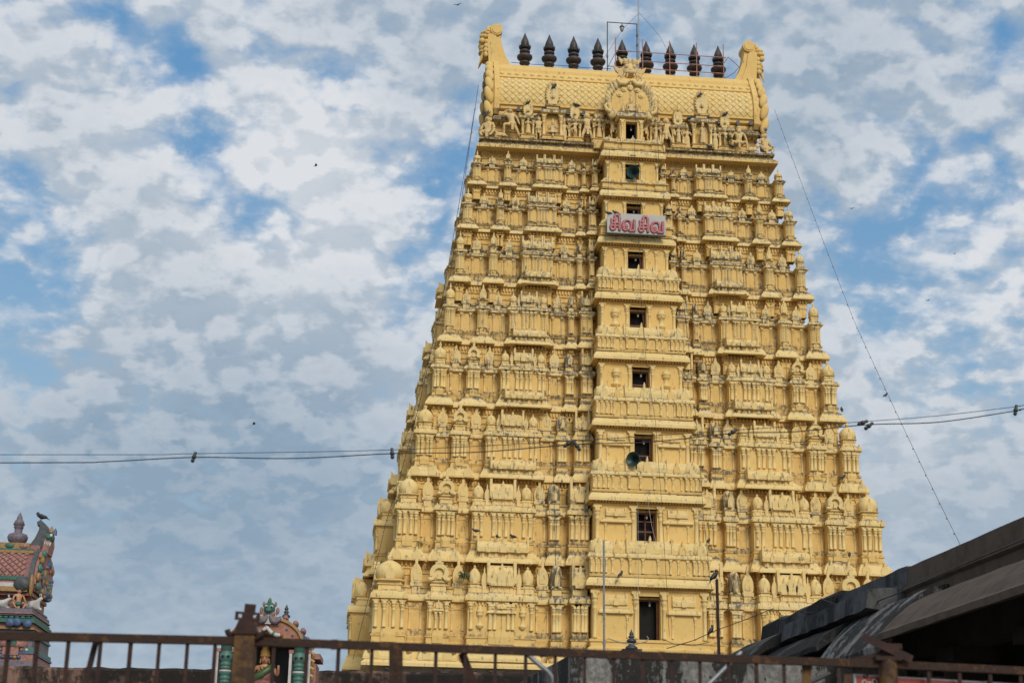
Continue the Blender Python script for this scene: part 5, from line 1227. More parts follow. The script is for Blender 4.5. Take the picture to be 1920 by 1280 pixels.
# ------------------------------------------------------------------ niche shrine with the goddess, in front of the compound wall
Y2 = 26.0; o2 = at(499, 1247, Y2); U2 = Y2 / F
GS = empty('goddess_shrine', (o2.x, o2.y, 0), R(3))
tag(GS, 'small painted arched shrine holding a seated goddess beside the gate post', 'shrine')
gx = lambda x: (x - 499) * U2
gz = lambda y: o2.z + (1247 - y) * U2 * .975
zb0 = 1.6
for s, (a, b_) in ((-1, (408, 444)), (1, (542, 580))):
    pp = MB().box(gx(a), gx(b_), -.12, .75, 0, gz(1218)); pn = pp.build('pier', M['oran'], GS)
    MB().box(gx(a) - .004, gx(a + 4.5) if s < 0 else gx(a + 5), -.127, .3, 0, gz(1222)).build('white_edge', M['white'], pn)
    if s > 0: MB().box(gx(b_ - 6), gx(b_) + .006, -.127, .75, 0, gz(1222)).build('white_edge', M['white'], pn)
    MB().box(gx(a) - .012, gx(b_) + .012, -.135, .76, gz(1224), gz(1218)).build('cap', M['pk'], pn)
    cxp = gx(426.5 if s < 0 else 560)
    MB().box(cxp - .115, cxp + .115, -.130, -.1, zb0, gz(1219)).build('backing', M['black'], pn)
    tb = MB(); z_ = zb0; k = 0
    prof = [(.080, 0), (.08, .04), (.07, .05), (.085, .06), (.085, .10), (.068, .12), (.095, .14), (.095, .19), (.075, .21)]
    while z_ < gz(1226) - .2:
        tb.lathe([(r_, z_ + h_) for r_, h_ in prof], cxp, -.13, 14); z_ += .215
    tb.lathe([(.085, gz(1241)), (.105, gz(1238)), (.105, gz(1229)), (.08, gz(1226)), (.075, gz(1222)), (.09, gz(1221)), (.09, gz(1213)), (.11, gz(1211)), (.12, gz(1206)), (.1, gz(1204))], cxp, -.13, 14)
    tb.build('baluster', M['teal'], pn)
    z_ = zb0 + .19
    while z_ < gz(1232): MB().lathe([(.097, z_ - .015), (.099, z_), (.09, z_ + .015)], cxp, -.13, 14).build('ring', M['white'], pn); z_ += .215
    for e_ in (-1, 1): MB().ell((cxp + e_ * .04, -.225, gz(1234)), (.03, .02, .022), 8, 5).build('mask_eye', M['black'], pn)
def arcpts(rx, rz, yc, n=20, a0=0, a1=180): return [(gx(498) + rx * math.cos(R(a0 + (a1 - a0) * k / n)), yc + rz * math.sin(R(a0 + (a1 - a0) * k / n))) for k in range(n + 1)]
def archband(nm, r1, r0, y0, y1, mat):
    a = arcpts(*r1, gz(1207)); b_ = arcpts(*r0, gz(1207))
    return MB().ext(a + b_[::-1], y0, y1).build(nm, mat, GS)
archband('arch_rim', (.60, .43), (.555, .385), -.20, .8, M['oc']); archband('arch_band', (.555, .385), (.35, .20), -.16, .8, M['oran']); archband('inner_rim', (.35, .20), (.30, .155), -.19, .4, M['oc'])
for k in range(7):
    a = 25 + k * 21.7; MB().ell((gx(498) + .455 * math.cos(R(a)), -.165, gz(1207) + .30 * math.sin(R(a))), (.022, .012, .022), 8, 5).build('stud', M['bl'], GS)
for k in range(4):
    a = 12 + k * 18; c = MB().ell((gx(498) + .64 * math.cos(R(a)), .2, gz(1207) + .47 * math.sin(R(a))), (.05, .2, .06), 8, 6).build('roof_crest', M['pk'], GS)
MB().box(gx(575), gx(590), .1, .9, 0, gz(1240)).build('side_wall', M['pk'], GS); MB().box(gx(573), gx(597), .05, .95, gz(1232), gz(1222)).build('side_cornice', M['pk'], GS)
MB().ext([(gx(552), gz(1186)), (gx(562), gz(1184)), (gx(576), gz(1198)), (gx(574), gz(1222)), (gx(556), gz(1222))][::-1], .0, .8).build('side_panel', M['bl'], GS)
for k in range(5): MB().tube([(gx(578), .02, gz(1206 + k * 14)), (gx(586), -.02, gz(1210 + k * 14)), (gx(583), -.0, gz(1216 + k * 14))], [.035, .03, .01], 8).build('scroll', M['gold'], GS)
MB().box(gx(444), gx(542), .55, .75, 0, gz(1200)).build('back_wall', M['black'], GS); MB().box(gx(444), gx(542), -.1, .55, 0, gz(1330)).build('altar', M['oran'], GS)
# garland arms
for s in (-1, 1):
    pts = [(gx(498), -.22, gz(1178)), (gx(498 + s * 9), -.23, gz(1188)), (gx(498 + s * 20), -.23, gz(1193)), (gx(498 + s * 28), -.22, gz(1192))]
    gm_ = MB().tube(pts, [.03, .035, .033, .03], 8).build('garland', M['white'], GS)
    MB().ell((gx(498 + s * 28), -.23, gz(1192)), (.034, .03, .034), 8, 6).build('knob', M['pk'], gm_)
    MB().tube([(gx(498 + s * 11), -.23, gz(1188.5)), (gx(498 + s * 15), -.23, gz(1191))], .037, 8).build('bangle', M['teal'], gm_)
MB().ell((gx(497), -.22, gz(1178)), (.034, .03, .034), 8, 6).build('knob', M['pk'], GS)
# beast mask on the arch
mk = MB().ell((gx(500), -.14, gz(1142)), (.095, .09, .11), 14, 10); mk.ell((gx(500), -.22, gz(1146)), (.06, .05, .045), 10, 6); mk.ell((gx(500), -.16, gz(1130)), (.03, .04, .06), 8, 6)
MK = mk.build('beast_mask', M['gn'], GS)
MB().ell((gx(500), -.10, gz(1151)), (.135, .10, .045), 14, 8).build('jaw', M['pk'], MK); MB().ell((gx(500), -.1, gz(1127)), (.028, .04, .06), 8, 6).build('forehead', M['oc'], MK)
for k in range(9): MB().tube([(gx(488 + k * 3), -.195 + abs(k - 4) * .012, gz(1151.5)), (gx(488 + k * 3), -.20 + abs(k - 4) * .012, gz(1156))], [.013, .003], 6).build('fang', M['white'], MK)
for s in (-1, 1):
    MB().ell((gx(500 + s * 5), -.205, gz(1139)), (.028, .025, .026), 10, 6).build('eyeball', M['white'], MK); MB().ell((gx(500 + s * 5), -.228, gz(1140)), (.014, .01, .014), 8, 5).build('pupil', M['black'], MK)
    MB().ell((gx(500 + s * 11), -.1, gz(1133)), (.022, .02, .045), 8, 5).build('horn', M['oc'], MK); MB().ell((gx(500 + s * 15), -.08, gz(1145)), (.03, .03, .06), 8, 5).build('ear', M['pk'], MK)
    MB().tube([(gx(500 + s * 2), -.2, gz(1157)), (gx(500 + s * 7), -.22, gz(1166)), (gx(500 + s * 14), -.22, gz(1168)), (gx(500 + s * 20), -.2, gz(1162)), (gx(500 + s * 22), -.18, gz(1157))], [.035, .045, .045, .035, .015], 10).build('whisker_curl', M['pu'], MK)
MB().ext([(gx(500) + x, gz(1172) + z) for x, z in ((-.05, 0), (.05, 0), (.02, .14), (-.02, .14))], -.23, -.15).build('tongue', M['white'], MK)
pt = MB(); pz = gz(1160)
pt.lathe([(.07, pz - .05), (.05, pz - .01), (.03, pz), (.044, pz + .02), (.046, pz + .035), (.03, pz + .05), (.035, pz + .06), (.066, pz + .08), (.068, pz + .105), (.04, pz + .13), (.03, pz + .14), (.044, pz + .16), (.042, pz + .175), (.02, pz + .19), (.03, pz + .205), (.035, pz + .22), (.018, pz + .25), (.003, pz + .29)], gx(527), .35, 16)
pt.build('pot_finial', M['brass'], GS)
MB().ext(arcpts(.55, .385, gz(1207)), .3, 1.3).build('vault', M['pk'], GS)
gd = painted('goddess', GS, (gx(494), .22, gz(1233) - .88 * .66 * 1.0), 0, .68, POSES['lotus'], 'sari')
gd.location.z = gz(1233) - .78 * .68
MB().lathe([(.12, .83), (.125, .87), (.11, .92), (.12, .94), (.085, 1.02), (.09, 1.04), (.05, 1.12), (.05, 1.14), (.01, 1.2)], 0, -.02, 14).build('crown', M['gold'], gd)
MB().ell((0, .02, .79), (.125, .10, .14), 12, 8).build('hair', M['black'], gd)
MB().lathe([(.19, .28), (.19, .38), (.17, .5), (.10, .6)], 0, -.03, 14, sy=.78).build('blouse', M['maroon'], gd)
MB().tube([(-.20, -.12, .33), (-.05, -.17, .42), (.10, -.15, .54), (.19, -.06, .63), (.2, .08, .55)], [.09, .09, .08, .07, .06], 10).build('sari_fold', M['sari'], gd)
MB().lathe([(.36, .03), (.38, .12), (.30, .24), (.19, .30)], 0, -.05, 16, sy=.75).build('skirt', M['maroon'], gd)
for s in (-1, 1): MB().ell((s * .105, -.05, .71), (.016, .016, .035), 8, 5).build('earring', M['gold'], gd); MB().ell((s * .038, -.152, .81), (.02, .008, .009), 8, 5).build('eye', M['black'], gd)
MB().tube([(-.09, -.1, .63), (-.05, -.14, .56), (0, -.155, .53), (.05, -.14, .56), (.09, -.1, .63)], .022, 8).build('necklace', M['gold'], gd)
MB().ell((0, -.145, .725), (.03, .012, .01), 8, 5).build('lips', M['maroon'], gd)
# ================================================================== GATE
def gpt(x, y):
    Y = 5.5 + .36 * x / 460 if x < 460 else 5.86 + .40 * (x - 460) / 1200
    return at(x, y, Y)
def railing(name, label, xa, ya, xb, yb, bars, skip=()):
    a, b = gpt(xa, ya), gpt(xb, yb)
    root = empty(name, (a.x, a.y, 0)); tag(root, label, 'gate', 'panels of the rusty gate')
    A = Vector((a.x, a.y, 0))
    MB().bar(a - A, b - A, .029, .029).build('top_rail', M['rust'], root)
    lo = .35
    MB().bar(Vector((0, 0, lo)), b - A - Vector((0, 0, b.z - lo)), .029, .029).build('bottom_rail', M['rust'], root)
    bm_ = None
    for x in bars:
        p = a.lerp(b, (x - xa) / (xb - xa)) - A
        h = p.z - .014 - lo - .014
        if bm_ is None: bm_ = MB().box(-.0062, .0062, -.0062, .0062, 0, 1).mesh('bar', M['rustdark'])
        inst('bar', bm_, root, (p.x, p.y, lo + .014), rng.uniform(-.1, .1), .3, (1, 1, h))
    return root, A
rng = random.Random(11)
g1, A1 = railing('gate', 'rusty gate panel left of the tall yellow gate post', -700, 1176, 446, 1201, [-682 + 60 * k for k in range(11)] + [-32 + 4, 28, 90, 155, 217, 277, 337, 397])
g2, A2 = railing('gate', 'long rusty gate panel between the two yellow gate posts', 478, 1202, 1646, 1244, [512, 571, 627, 687, 803, 857, 912, 968, 1023, 1078, 1133, 1188, 1243, 1297, 1352, 1406, 1460, 1567])
g3, A3 = railing('gate', 'rusty gate panel at the right edge behind the red signboard', 1680, 1245.5, 2500, 1284, [1738 + 56 * k for k in range(14)])
def flat(xa, ya, xb, yb, w, mat, root, A, nm, dy=.03):
    a, b = gpt(xa, ya) - A, gpt(xb, yb) - A
    MB().bar(a + Vector((0, dy, 0)), b + Vector((0, dy, 0)), w, .006).build(nm, mat, root)
flat(743, 1212, 743, 1500, .050, M['rust'], g2, A2, 'flat_upright', -.02)
flat(866, 1222, 960, 1470, .030, M['rustdark'], g2, A2, 'brace', .03)
flat(176, 1200, 120, 1420, .020, M['rustdark'], g1, A1, 'brace', .03)
flat(1514, 1245, 1514, 1420, .034, M['rustyellow'], g2, A2, 'flat_upright', .02)
flat(1592, 1262, 1592, 1420, .032, M['rustyellow'], g2, A2, 'flat_upright', .02)
for k, x in enumerate((628, 1020, 1240)):
    p = gpt(x, 1202 + (x - 478) * .036) - A2; MB().box(p.x - .012, p.x + .012, p.y - .018, p.y - .012, p.z - .02, p.z + .016).build('weld_plate', M['rustdark'], g2)
# posts
def post(label, x, ytop, w):
    p = gpt(x, ytop); r = empty('gate_post', (p.x, p.y, 0)); tag(r, label, 'gate post'); return r, p
r1, p = post('tall yellow gate post with a rusty bolted bracket on its top', 461.5, 1190, .07)
z = p.z
MB().box(-.036, .036, -.036, .036, 0, z).build('upright', M['rustyellow'], r1)
MB().ring([(.0, 0), (.0, .010), (-.006, .012)], -.044, .044, -.044, .044).build('cap', M['rustdark'], r1, (0, 0, z))
MB().ext([(-.040, .012), (.040, .012), (.026, .050), (-.026, .050)], -.03, .03).build('neck', M['rustdark'], r1, (0, 0, z))
pl_ = MB(); hp = [(-.024, .0)] 
# plate with two bolt holes, cut as a frame of quads
def plate(w, h, holes, t):
    m = MB(); xs = sorted(set([-w / 2, w / 2] + [c + e for c, r in holes for e in (-r, r)])); zs = [0, h / 2 - holes[0][1], h / 2 + holes[0][1], h]
    for i in range(len(xs) - 1):
        for j in range(3):
            cx_ = (xs[i] + xs[i + 1]) / 2
            if j == 1 and any(abs(cx_ - c) < r for c, r in holes): continue
            m.box(xs[i], xs[i + 1], -t, t, zs[j], zs[j + 1])
    return m
plate(.090, .030, [(-.027, .0065), (.027, .0065)], .004).build('bracket_plate', M['rustdark'], r1, (.004, -.025, z + .050)).rotation_euler.y = .05
MB().box(-.02, .02, -.004, .004, 0, .030).build('bracket_tab', M['rustdark'], r1, (.010, -.018, z + .080)).rotation_euler.y = .06
for s in (-1, 1):
    MB().tube([(s * .036, -.02, z - .012), (s * .062, -.02, z + .004), (s * .066, -.02, z + .016)], .011, 8).build('hinge_pin', M['rustdark'], r1)
r2, p = post('short yellow gate post with a bent rusty plate across its top', 1663, 1237, .07)
z = p.z
MB().tube([(0, -.01, 0), (0, -.01, z)], .036, 14).build('upright', M['rustyellow'], r2)
tp = MB().bar((-.095, -.02, z + .088), (.09, -.03, z + .002), .030, .006); tp.build('bent_plate', M['rustdark'], r2)
MB().bar((-.135, .02, z - .004), (.02, .0, z + .030), .022, .01).build('bent_strip', M['rustdark'], r2)
MB().box(.0, .055, -.028, -.02, z + .042, z + .062).build('bracket_tab', M['rustdark'], r2)
MB().box(-.05, .05, -.045, .02, z - .004, z + .012).build('cap', M['rustdark'], r2)
# galvanised pipes leaning on the gate
P_ = [gpt(x, y) + Vector((0, .25, 0)) for x, y in ((988, 1210), (1014, 1233), (1030, 1246), (1038, 1256), (1041, 1270), (1042, 1420))]
o = MB().tube([q - P_[0] for q in P_], .0095, 8).build('bent_pipe', M['steel'], None, P_[0]); tag(o, 'bent galvanised pipe behind the gate left of the grey parapet', 'pipe')
P_ = [gpt(x, y) + Vector((0, .3, 0)) for x, y in ((1411, 1206), (1352, 1264), (1250, 1365), (1240, 1460))]
o = MB().tube([q - P_[0] for q in P_], .0085, 8).build('slanting_pipe', M['steel'], None, P_[0]); tag(o, 'straight galvanised pipe slanting behind the gate below the crow pole', 'pipe')
P_ = [gpt(x, y) + Vector((0, .25, 0)) for x, y in ((1580, 1250), (1520, 1278), (1440, 1315), (1430, 1430))]
o = MB().tube([q - P_[0] for q in P_], .008, 8).build('slanting_pipe', M['blackiron'], None, P_[0]); tag(o, 'dark iron pipe slanting behind the gate near the red signboard', 'pipe')
# red signboard hung on the gate
a, b = gpt(1606, 1260), gpt(1990, 1283); a += Vector((0, .045, 0)); b += Vector((0, .045, 0))
sgn = empty('signboard', (a.x, a.y, 0)); tag(sgn, 'red printed signboard with a white border tied low on the gate', 'sign')
dx = b - a; ln = math.hypot(dx.x, dx.y); sgn.rotation_euler = (0, 0, math.atan2(dx.y, dx.x)); sl_ = dx.z / ln
def para(x0, x1, t0, t1, y0, y1, nm, mat):
    q = MB(); q.add([(x, y, a.z + x * sl_ - t) for y in (y0, y1) for x, t in ((x0, t1), (x1, t1), (x1, t0), (x0, t0))], [(0, 1, 2, 3), (7, 6, 5, 4), (0, 4, 5, 1), (1, 5, 6, 2), (2, 6, 7, 3), (3, 7, 4, 0)])
    return q.build(nm, mat, sgn)
para(0, ln, 0, .42, 0, .012, 'frame', M['white']); para(.008, ln - .01, .007, .41, -.003, -.001, 'panel', M['signredp'])
def stroke(pts, r): return MB().tube([(x, -.006, a.z + x * sl_ - t) for x, t in pts], r, 6).build('lettering', M['white'], sgn)
stroke([(.030, .052), (.030, .026), (.040, .022), (.046, .030), (.046, .052)], .0030); stroke([(.052, .030), (.066, .030)], .003); stroke([(.059, .030), (.059, .052)], .003); stroke([(.072, .052), (.072, .020), (.080, .016), (.088, .022), (.088, .052)], .003)
for k in range(9):
    x = .165 + k * .021; stroke([(x, .052), (x, .030), (x + .007, .027), (x + .012, .033), (x + .012, .052)], .0018)
for x in (.045, .55): MB().tube([(x, -.012, a.z + x * sl_ - .006), (x, .03, a.z + x * sl_ - .002)], .008, 8).build('tie', M['rustdark'], sgn)

# ================================================================== OVERHEAD CABLES WITH LAMP HOLDERS
def cat(pts, n=8):
    out = []
    P = [pts[0]] + list(pts) + [pts[-1]]
    for i in range(1, len(P) - 2):
        for k in range(n):
            t = k / n; p0, p1, p2, p3 = P[i - 1], P[i], P[i + 1], P[i + 2]
            out.append(.5 * ((2 * p1) + (p2 - p0) * t + (2 * p0 - 5 * p1 + 4 * p2 - p3) * t * t + (3 * p1 - p0 - 3 * p2 + p3) * t ** 3))
    out.append(pts[-1]); return out
YC = 12.5
def ovh(px, r, label):
    pts = cat([at(x, y, YC + dy) for x, y, dy in px]); o = MB().tube([p - pts[0] for p in pts], r, 6).build('overhead_cable', M['wire'], None, pts[0])
    tag(o, label, 'cable', 'cables strung across the view'); return o
ovh([(x, y, 0) for x, y in ((-1900, 838), (-900, 850), (180, 852), (365, 850), (735, 843), (1075, 826), (1376, 806), (1620, 790), (1760, 779), (1905, 762), (2010, 748), (2900, 640), (3600, 560))], .0026, 'thin upper overhead cable crossing in front of the tower')
ovh([(x, y, 0) for x, y in ((-1900, 852), (-900, 868), (60, 867), (200, 865), (365, 857), (550, 859), (735, 850), (900, 847), (1075, 833), (1220, 828), (1376, 812), (1490, 809), (1625, 796), (1760, 791), (1905, 770), (2010, 755), (2900, 650), (3600, 565))], .0043, 'thicker lower overhead cable sagging in front of the tower')
hm = MB().lathe([(.011, .035), (.015, .03), (.016, 0), (.022, -.012), (.023, -.03), (.018, -.036)], 0, 0, 12)
hm.ell((0, 0, -.055), (.02, .02, .024), 10, 6)
hme = hm.mesh('lamp_holder', M['blackiron'])
for x, y, rz, where in ((365, 853, .3, 'over the open sky left of the tower'), (735, 846, -.1, 'beside the left edge of the tower'), (1068, 829, .9, 'left of the middle bay, upper of two'), (1080, 833, -.6, 'left of the middle bay, lower of two'), (1377, 808, 1.0, 'before the right half of the tower'), (1621, 791, 1.2, 'just right of the tower edge'), (1632, 796, .9, 'just right of the tower edge, lower one'), (1905, 765, .2, 'at the far right end of the cables')):
    p = at(x, y, YC); o = inst('lamp_holder', hme, None, p, 0, .3, (.8,) * 3); o.rotation_euler = (.1, rz, 0)
    tag(o, 'dark lamp holder on the cables ' + where, 'lamp holder', 'lamp holders on the overhead cables')

# ================================================================== THINGS ON THE TOWER
RY = Matrix.Rotation(YAW, 3, 'Z'); TO = Vector((5.793, 80, 0))
def tw(u, v, z): return TO + RY @ Vector((u, -v, z + EYE))
def ont(x, y, v):
    """point of the plane v metres in front of the tower's axis seen at pixel (x, y)"""
    d = fw + rt * ((x - 960) / F) - up * ((y - 640) / F); n = RY @ Vector((0, -1, 0))
    k = (v + (TO - Vector((0, 0, 0))).dot(n)) / d.dot(n); return d * k + Vector((0, 0, EYE))
def light_string(pts, label, sag, step=.62, bulb=.045, r=.011):
    P = []
    for i in range(len(pts) - 1):
        a, b = pts[i], pts[i + 1]; n = 16
        for k in range(n): t = k / n; q = a.lerp(b, t); q.z -= sag * 4 * t * (1 - t); P.append(q)
    P.append(pts[-1])
    root = empty('light_string', P[0]); tag(root, label, 'light string', 'strings of bulbs hung from the tower')
    MB().tube([p - P[0] for p in P], r, 5).build('wire', M['wire'], root)
    bm_ = MB().lathe([(.012, 0), (.016, -.03), (.012, -.05)], 0, 0, 8); bm_ = bm_.mesh('socket', M['wire'])
    gm_ = MB().lathe([(.016, -.05), (.034, -.09), (.036, -.11), (.02, -.14), (.004, -.15)], 0, 0, 10).mesh('bulb', M['bulb'])
    acc = 0; cnt_ = 0
    for a, b in zip(P, P[1:]):
        L = (b - a).length; acc += L
        while acc >= step and cnt_ < 140:
            acc -= step; q = b - P[0] - (b - a).normalized() * acc
            s_ = bulb / .035
            o = inst('bulb', gm_, root, q, 0, .3, (s_,) * 3); cnt_ += 1
    return root
light_string([at(1452, 205, 79.4), at(1600, 598, 66), at(1798, 1016, 50), at(1850, 1115, 46)], 'string of bulbs running from the tower roof down to the brown hall on the right', .12, 1.1, .021, .008)
light_string([at(891, 200, 78), at(834, 535, 75.5), at(783, 770, 74), at(722, 985, 73), at(662, 1235, 72)], 'string of bulbs running down the left edge of the tower', .15, 1.3, .035, .013)
light_string([at(897, 160, 78.5), at(842, 530, 76), at(796, 700, 74.6), at(748, 860, 74)], 'second string beside the left edge of the tower, ending by the lamp holder', .12, 1.5, .035, .012)
def face_wire(px, label, r=.011, mat='wire'):
    P = [ont(x, y, v) for x, y, v in px]; o = MB().tube([p - P[0] for p in P], r, 5).build('hanging_wire', M[mat], None, P[0]); tag(o, label, 'wire', 'wires hanging down the tower face')
face_wire(((1194, 118, 1.2), (1192, 190, 3.2), (1190, 280, 3.55), (1196, 390, 4.1), (1202, 560, 5.1), (1212, 680, 5.75), (1229, 790, 6.4), (1240, 935, 7.2), (1249, 1080, 7.6), (1255, 1190, 7.8)), 'dark wire hanging down the middle of the projecting bay')
face_wire(((1234, 185, 2.6), (1233, 260, 3.4), (1236, 330, 3.9)), 'short dark wire right of the front gable', .014)
face_wire(((1268, 448, 3.9), (1288, 620, 4.9), (1302, 760, 5.9), (1312, 850, 6.4), (1318, 960, 7.3), (1332, 1090, 7.7), (1352, 1190, 7.6)), 'long dark wire right of the projecting bay')
face_wire(((1143, 280, 3.6), (1139, 400, 4.3), (1126, 560, 5.2)), 'thin wire near the left edge of the projecting bay', .009)
face_wire(((1196, 940, 7.2), (1197, 1090, 7.6), (1197, 1120, 7.6)), 'pale wire hanging over the two lowest doorways', .010, 'wirepale')
face_wire(((1213, 930, 7.2), (1222, 985, 7.1), (1231, 1020, 7.4)), 'pale slanting wire across the second window', .012, 'wirepale')
face_wire(((1037, 850, 5.9), (1040, 990, 6.6), (1042, 1060, 6.7)), 'wire in the recess left of the projecting bay', .011)
face_wire(((1250, 1215, 7.9), (1300, 1200, 7.9), (1345, 1180, 7.8), (1400, 1160, 7.4), (1450, 1140, 7.2)), 'cable crossing the foot of the tower towards the old hall', .02)
face_wire(((1240, 1196, 7.9), (1262, 1206, 7.9), (1300, 1210, 7.9), (1330, 1203, 7.9)), 'loose cable below the lowest doorway', .014)

# name board
sb = empty('name_board', tw(-.095, 4.62, 28.79), YAW); tag(sb, 'greyish white board with rosy raised Tamil letters near the tower top', 'sign')
MB().box(-1.49, 1.49, -.04, .10, 0, 1.05).build('board', M['signwhite'], sb); MB().box(-1.50, 1.50, -.05, .11, -.06, -.003).build('bottom_rail', M['blackiron'], sb)
for x in (-.9, -.3, .6, 1.1): MB().bar((x, .3, -.05), (x, .12, .3), .05, .05).build('bracket', M['blackiron'], sb)
def bp(x, y):   # from the enlarged view of the board: left top (258,185), right top (1640,240), bottom left (250,640)
    t = (x - 254) / 1386.0; y0 = 185 + 57 * t; return (-1.49 + 2.98 * t, 1.05 * (1 - (y - y0) / 457.0))
def letter(strokes, nm='letter'):
    m = MB()
    for pts, r in strokes:
        P = [Vector((q[0], -.06, q[1])) for q in (bp(*p) for p in pts)]
        P = cat(P, 5) if len(P) > 2 else P
        r *= 1.16; m.tube([p for p in P], r, 8)
        for e in (P[0], P[-1]): m.ell(e, (r, r, r), 8, 6)
    o = m.build(nm, M['signred'], sb); return o
def si(dx, dy):
    f = lambda l: [(x + dx, y + dy) for x, y in l]
    letter([(f([(543, 590), (541, 480), (540, 320), (525, 262), (487, 235), (447, 255), (432, 300), (440, 330)]), .068),
            (f([(358, 345), (362, 400), (366, 460)]), .062), (f([(366, 352), (440, 350)]), .062), (f([(362, 428), (520, 430)]), .058),
            (f([(350, 478), (332, 530), (352, 580), (395, 588), (432, 560), (436, 505), (432, 400), (434, 350)]), .062), (f([(352, 500), (520, 500)]), .056)])
def va(dx, dy):
    f = lambda l: [(x + dx, y + dy) for x, y in l]
    letter([(f([(690, 500), (655, 500), (650, 540), (680, 560), (712, 540), (720, 500), (690, 470), (640, 478), (622, 530), (640, 585), (690, 605), (728, 580)]), .055),
            (f([(622, 520), (632, 440), (675, 385), (735, 365), (790, 390), (815, 450), (818, 540), (780, 608)]), .066), (f([(780, 612), (890, 616)]), .060), (f([(893, 370), (893, 612)]), .066)])
si(0, 0); va(0, 0); si(672, 37); va(676, 34)

# loudspeakers
def horn(p, rz, rx, label):
    r = empty('loudspeaker', p, rz); tag(r, label, 'loudspeaker', 'horn loudspeakers on the tower')
    m = MB().lathe([(.33, 0), (.345, -.01), (.345, .01), (.33, .02), (.22, .12), (.13, .26), (.08, .42), (.075, .5)], 0, 0, 24, cap=False)
    m.lathe([(.325, .005), (.215, .12), (.125, .26), (.07, .40), (.0, .41)], 0, 0, 24, cap=False)
    o = m.build('bell', M['horn'], r); o.rotation_euler = (math.pi / 2 * -1 + rx, 0, 0)
    d = MB().lathe([(.075, .5), (.11, .52), (.11, .62), (.05, .66)], 0, 0, 16).build('driver', M['blackiron'], o); 
    MB().bar((0, .35, 0), (0, .35, -.4), .04, .04).build('bracket', M['blackiron'], r)
horn(ont(1187, 322, 3.95) , -.25, .05, 'green horn loudspeaker in the second window from the top'); horn(ont(1187, 860, 6.9), -.55, .12, 'green horn loudspeaker at the sill of the third window from the ground')
# lamps hanging in the doorways
shm = MB().lathe([(.012, .16), (.02, .15), (.03, .06), (.12, .02), (.125, 0)], 0, 0, 14).mesh('lamp_shade', M['blackiron']); bum = MB().lathe([(.03, .01), (.05, -.04), (.065, -.10), (.05, -.16), (.01, -.19)], 0, 0, 12).mesh('bulb', M['bulb'])
names = ['lowest doorway', 'lowest window', 'second window from the ground', 'third window from the ground', 'fourth window from the ground', 'fifth window from the ground', 'window just above the name board', 'window with the upper loudspeaker', 'topmost opening']
for j in range(9):
    if j < 8: p = tw(.03, CV[j + 1] - .34 - .22, DOOR[j][1] + .10 - .30)
    else: p = tw(0, 2.7, 35.76 - .34)
    r = empty('hanging_lamp', p); tag(r, 'bare bulb lamp hanging in the ' + names[j] + ' of the tower', 'lamp', 'lamps hanging in the tower openings')
    k_ = .8 if j < 5 else .7
    inst('lamp_shade', shm, r, (0, 0, 0), 0, .3, (k_,) * 3); inst('bulb', bum, r, (0, 0, 0), 0, .3, (k_,) * 3); MB().tube([(0, 0, .15), (0, 0, .30)], .01, 5).build('cord', M['wire'], r)

# iron work on the ridge
rr = empty('ridge_railing', tw(0, .55, 39.7), YAW); tag(rr, 'reddish pipe railing in front of the right hand finials', 'railing')
zr0 = 39.7 + EYE
for k in range(5):
    x = -.46 + k * 1.51; MB().tube([(x, 0, .0 - .35), (x, 0, 2.15)], .028, 7).build('post', M['rustpink'], rr)
for z in (.40, .84, 1.38): MB().tube([(-.9 if z < .5 else -.46, .04, z), (5.62 if z < 1.2 else 5.75, .04, z)], .024, 7).build('rail', M['rustpink'], rr)
for a_, b_ in (((5.58, 0, .2), (5.75, 0, .02)), ((5.6, 0, 1.0), (5.85, 0, 1.4)), ((-.9, 0, .3), (-.46, 0, 1.2)), ((5.85, 0, 1.4), (6.45, 0, .85)), ((6.45, 0, .85), (6.2, 0, .5)), ((6.2, 0, .5), (5.6, 0, .05))): MB().tube([a_, b_], .016, 5).build('stay', M['blackiron'], rr)
lf_ = empty('lantern_post', tw(0, .1, 39.8), YAW); tag(lf_, 'dark pipe frame holding a lantern above the ridge', 'lantern post')
for x in (-.84, .82): MB().tube([(x, 0, 0), (x, 0, 3.22)], .028, 7).build('post', M['blackiron'], lf_)
MB().tube([(-.84, 0, 3.2), (.82, 0, 3.2)], .026, 7).build('crossbar', M['blackiron'], lf_)
for x, z in ((-.84, 1.1), (.82, 1.9), (.82, 2.5)): MB().box(x - .05, x + .05, -.05, .05, z - .06, z + .06).build('clamp', M['blackiron'], lf_)
ln_ = MB().lathe([(.02, 3.18), (.03, 3.06), (.13, 2.98), (.14, 2.93)], -.02, 0, 14).build('lantern', M['blackiron'], lf_); MB().lathe([(.11, 2.93), (.12, 2.85), (.08, 2.72), (.03, 2.66)], -.02, 0, 14).build('glass', M['bulb'], ln_)
ms = MB().tube([(0, 0, -.6), (0, 0, 2.0), (0, 0, 6.6)], .032, 8).build('lightning_mast', M['steel'], None, tw(.9, .2, 39.9)); tag(ms, 'tall thin mast rising out of frame beside the front gable', 'mast')
st = MB().tube([(0, 0, 0), (-.9, 0, -1.0), (-2.4, 0, -3.6)], .008, 4).build('stay_wire', M['wire'], None, tw(.9, .2, 43.6)); tag(st, 'thin stay wire from the mast towards the left finials', 'wire')
st = MB().tube([(0, 0, 0), (1.2, 0, -1.5), (2.1, 0, -3.6)], .008, 4).build('stay_wire', M['wire'], None, tw(.9, .2, 43.7)); tag(st, 'thin stay wire from the mast towards the right finials', 'wire')
st = MB().tube([(0, 0, 0), (1.2, .0, -.04), (2.7, 0, 0), (4.0, 0, -.04), (5.5, 0, 0)], .016, 5).build('ridge_cable', M['wire'], None, tw(-6.2, .45, 39.98)); st.rotation_euler.z = YAW; tag(st, 'dark cable stretched along the ridge below the left finials', 'cable')
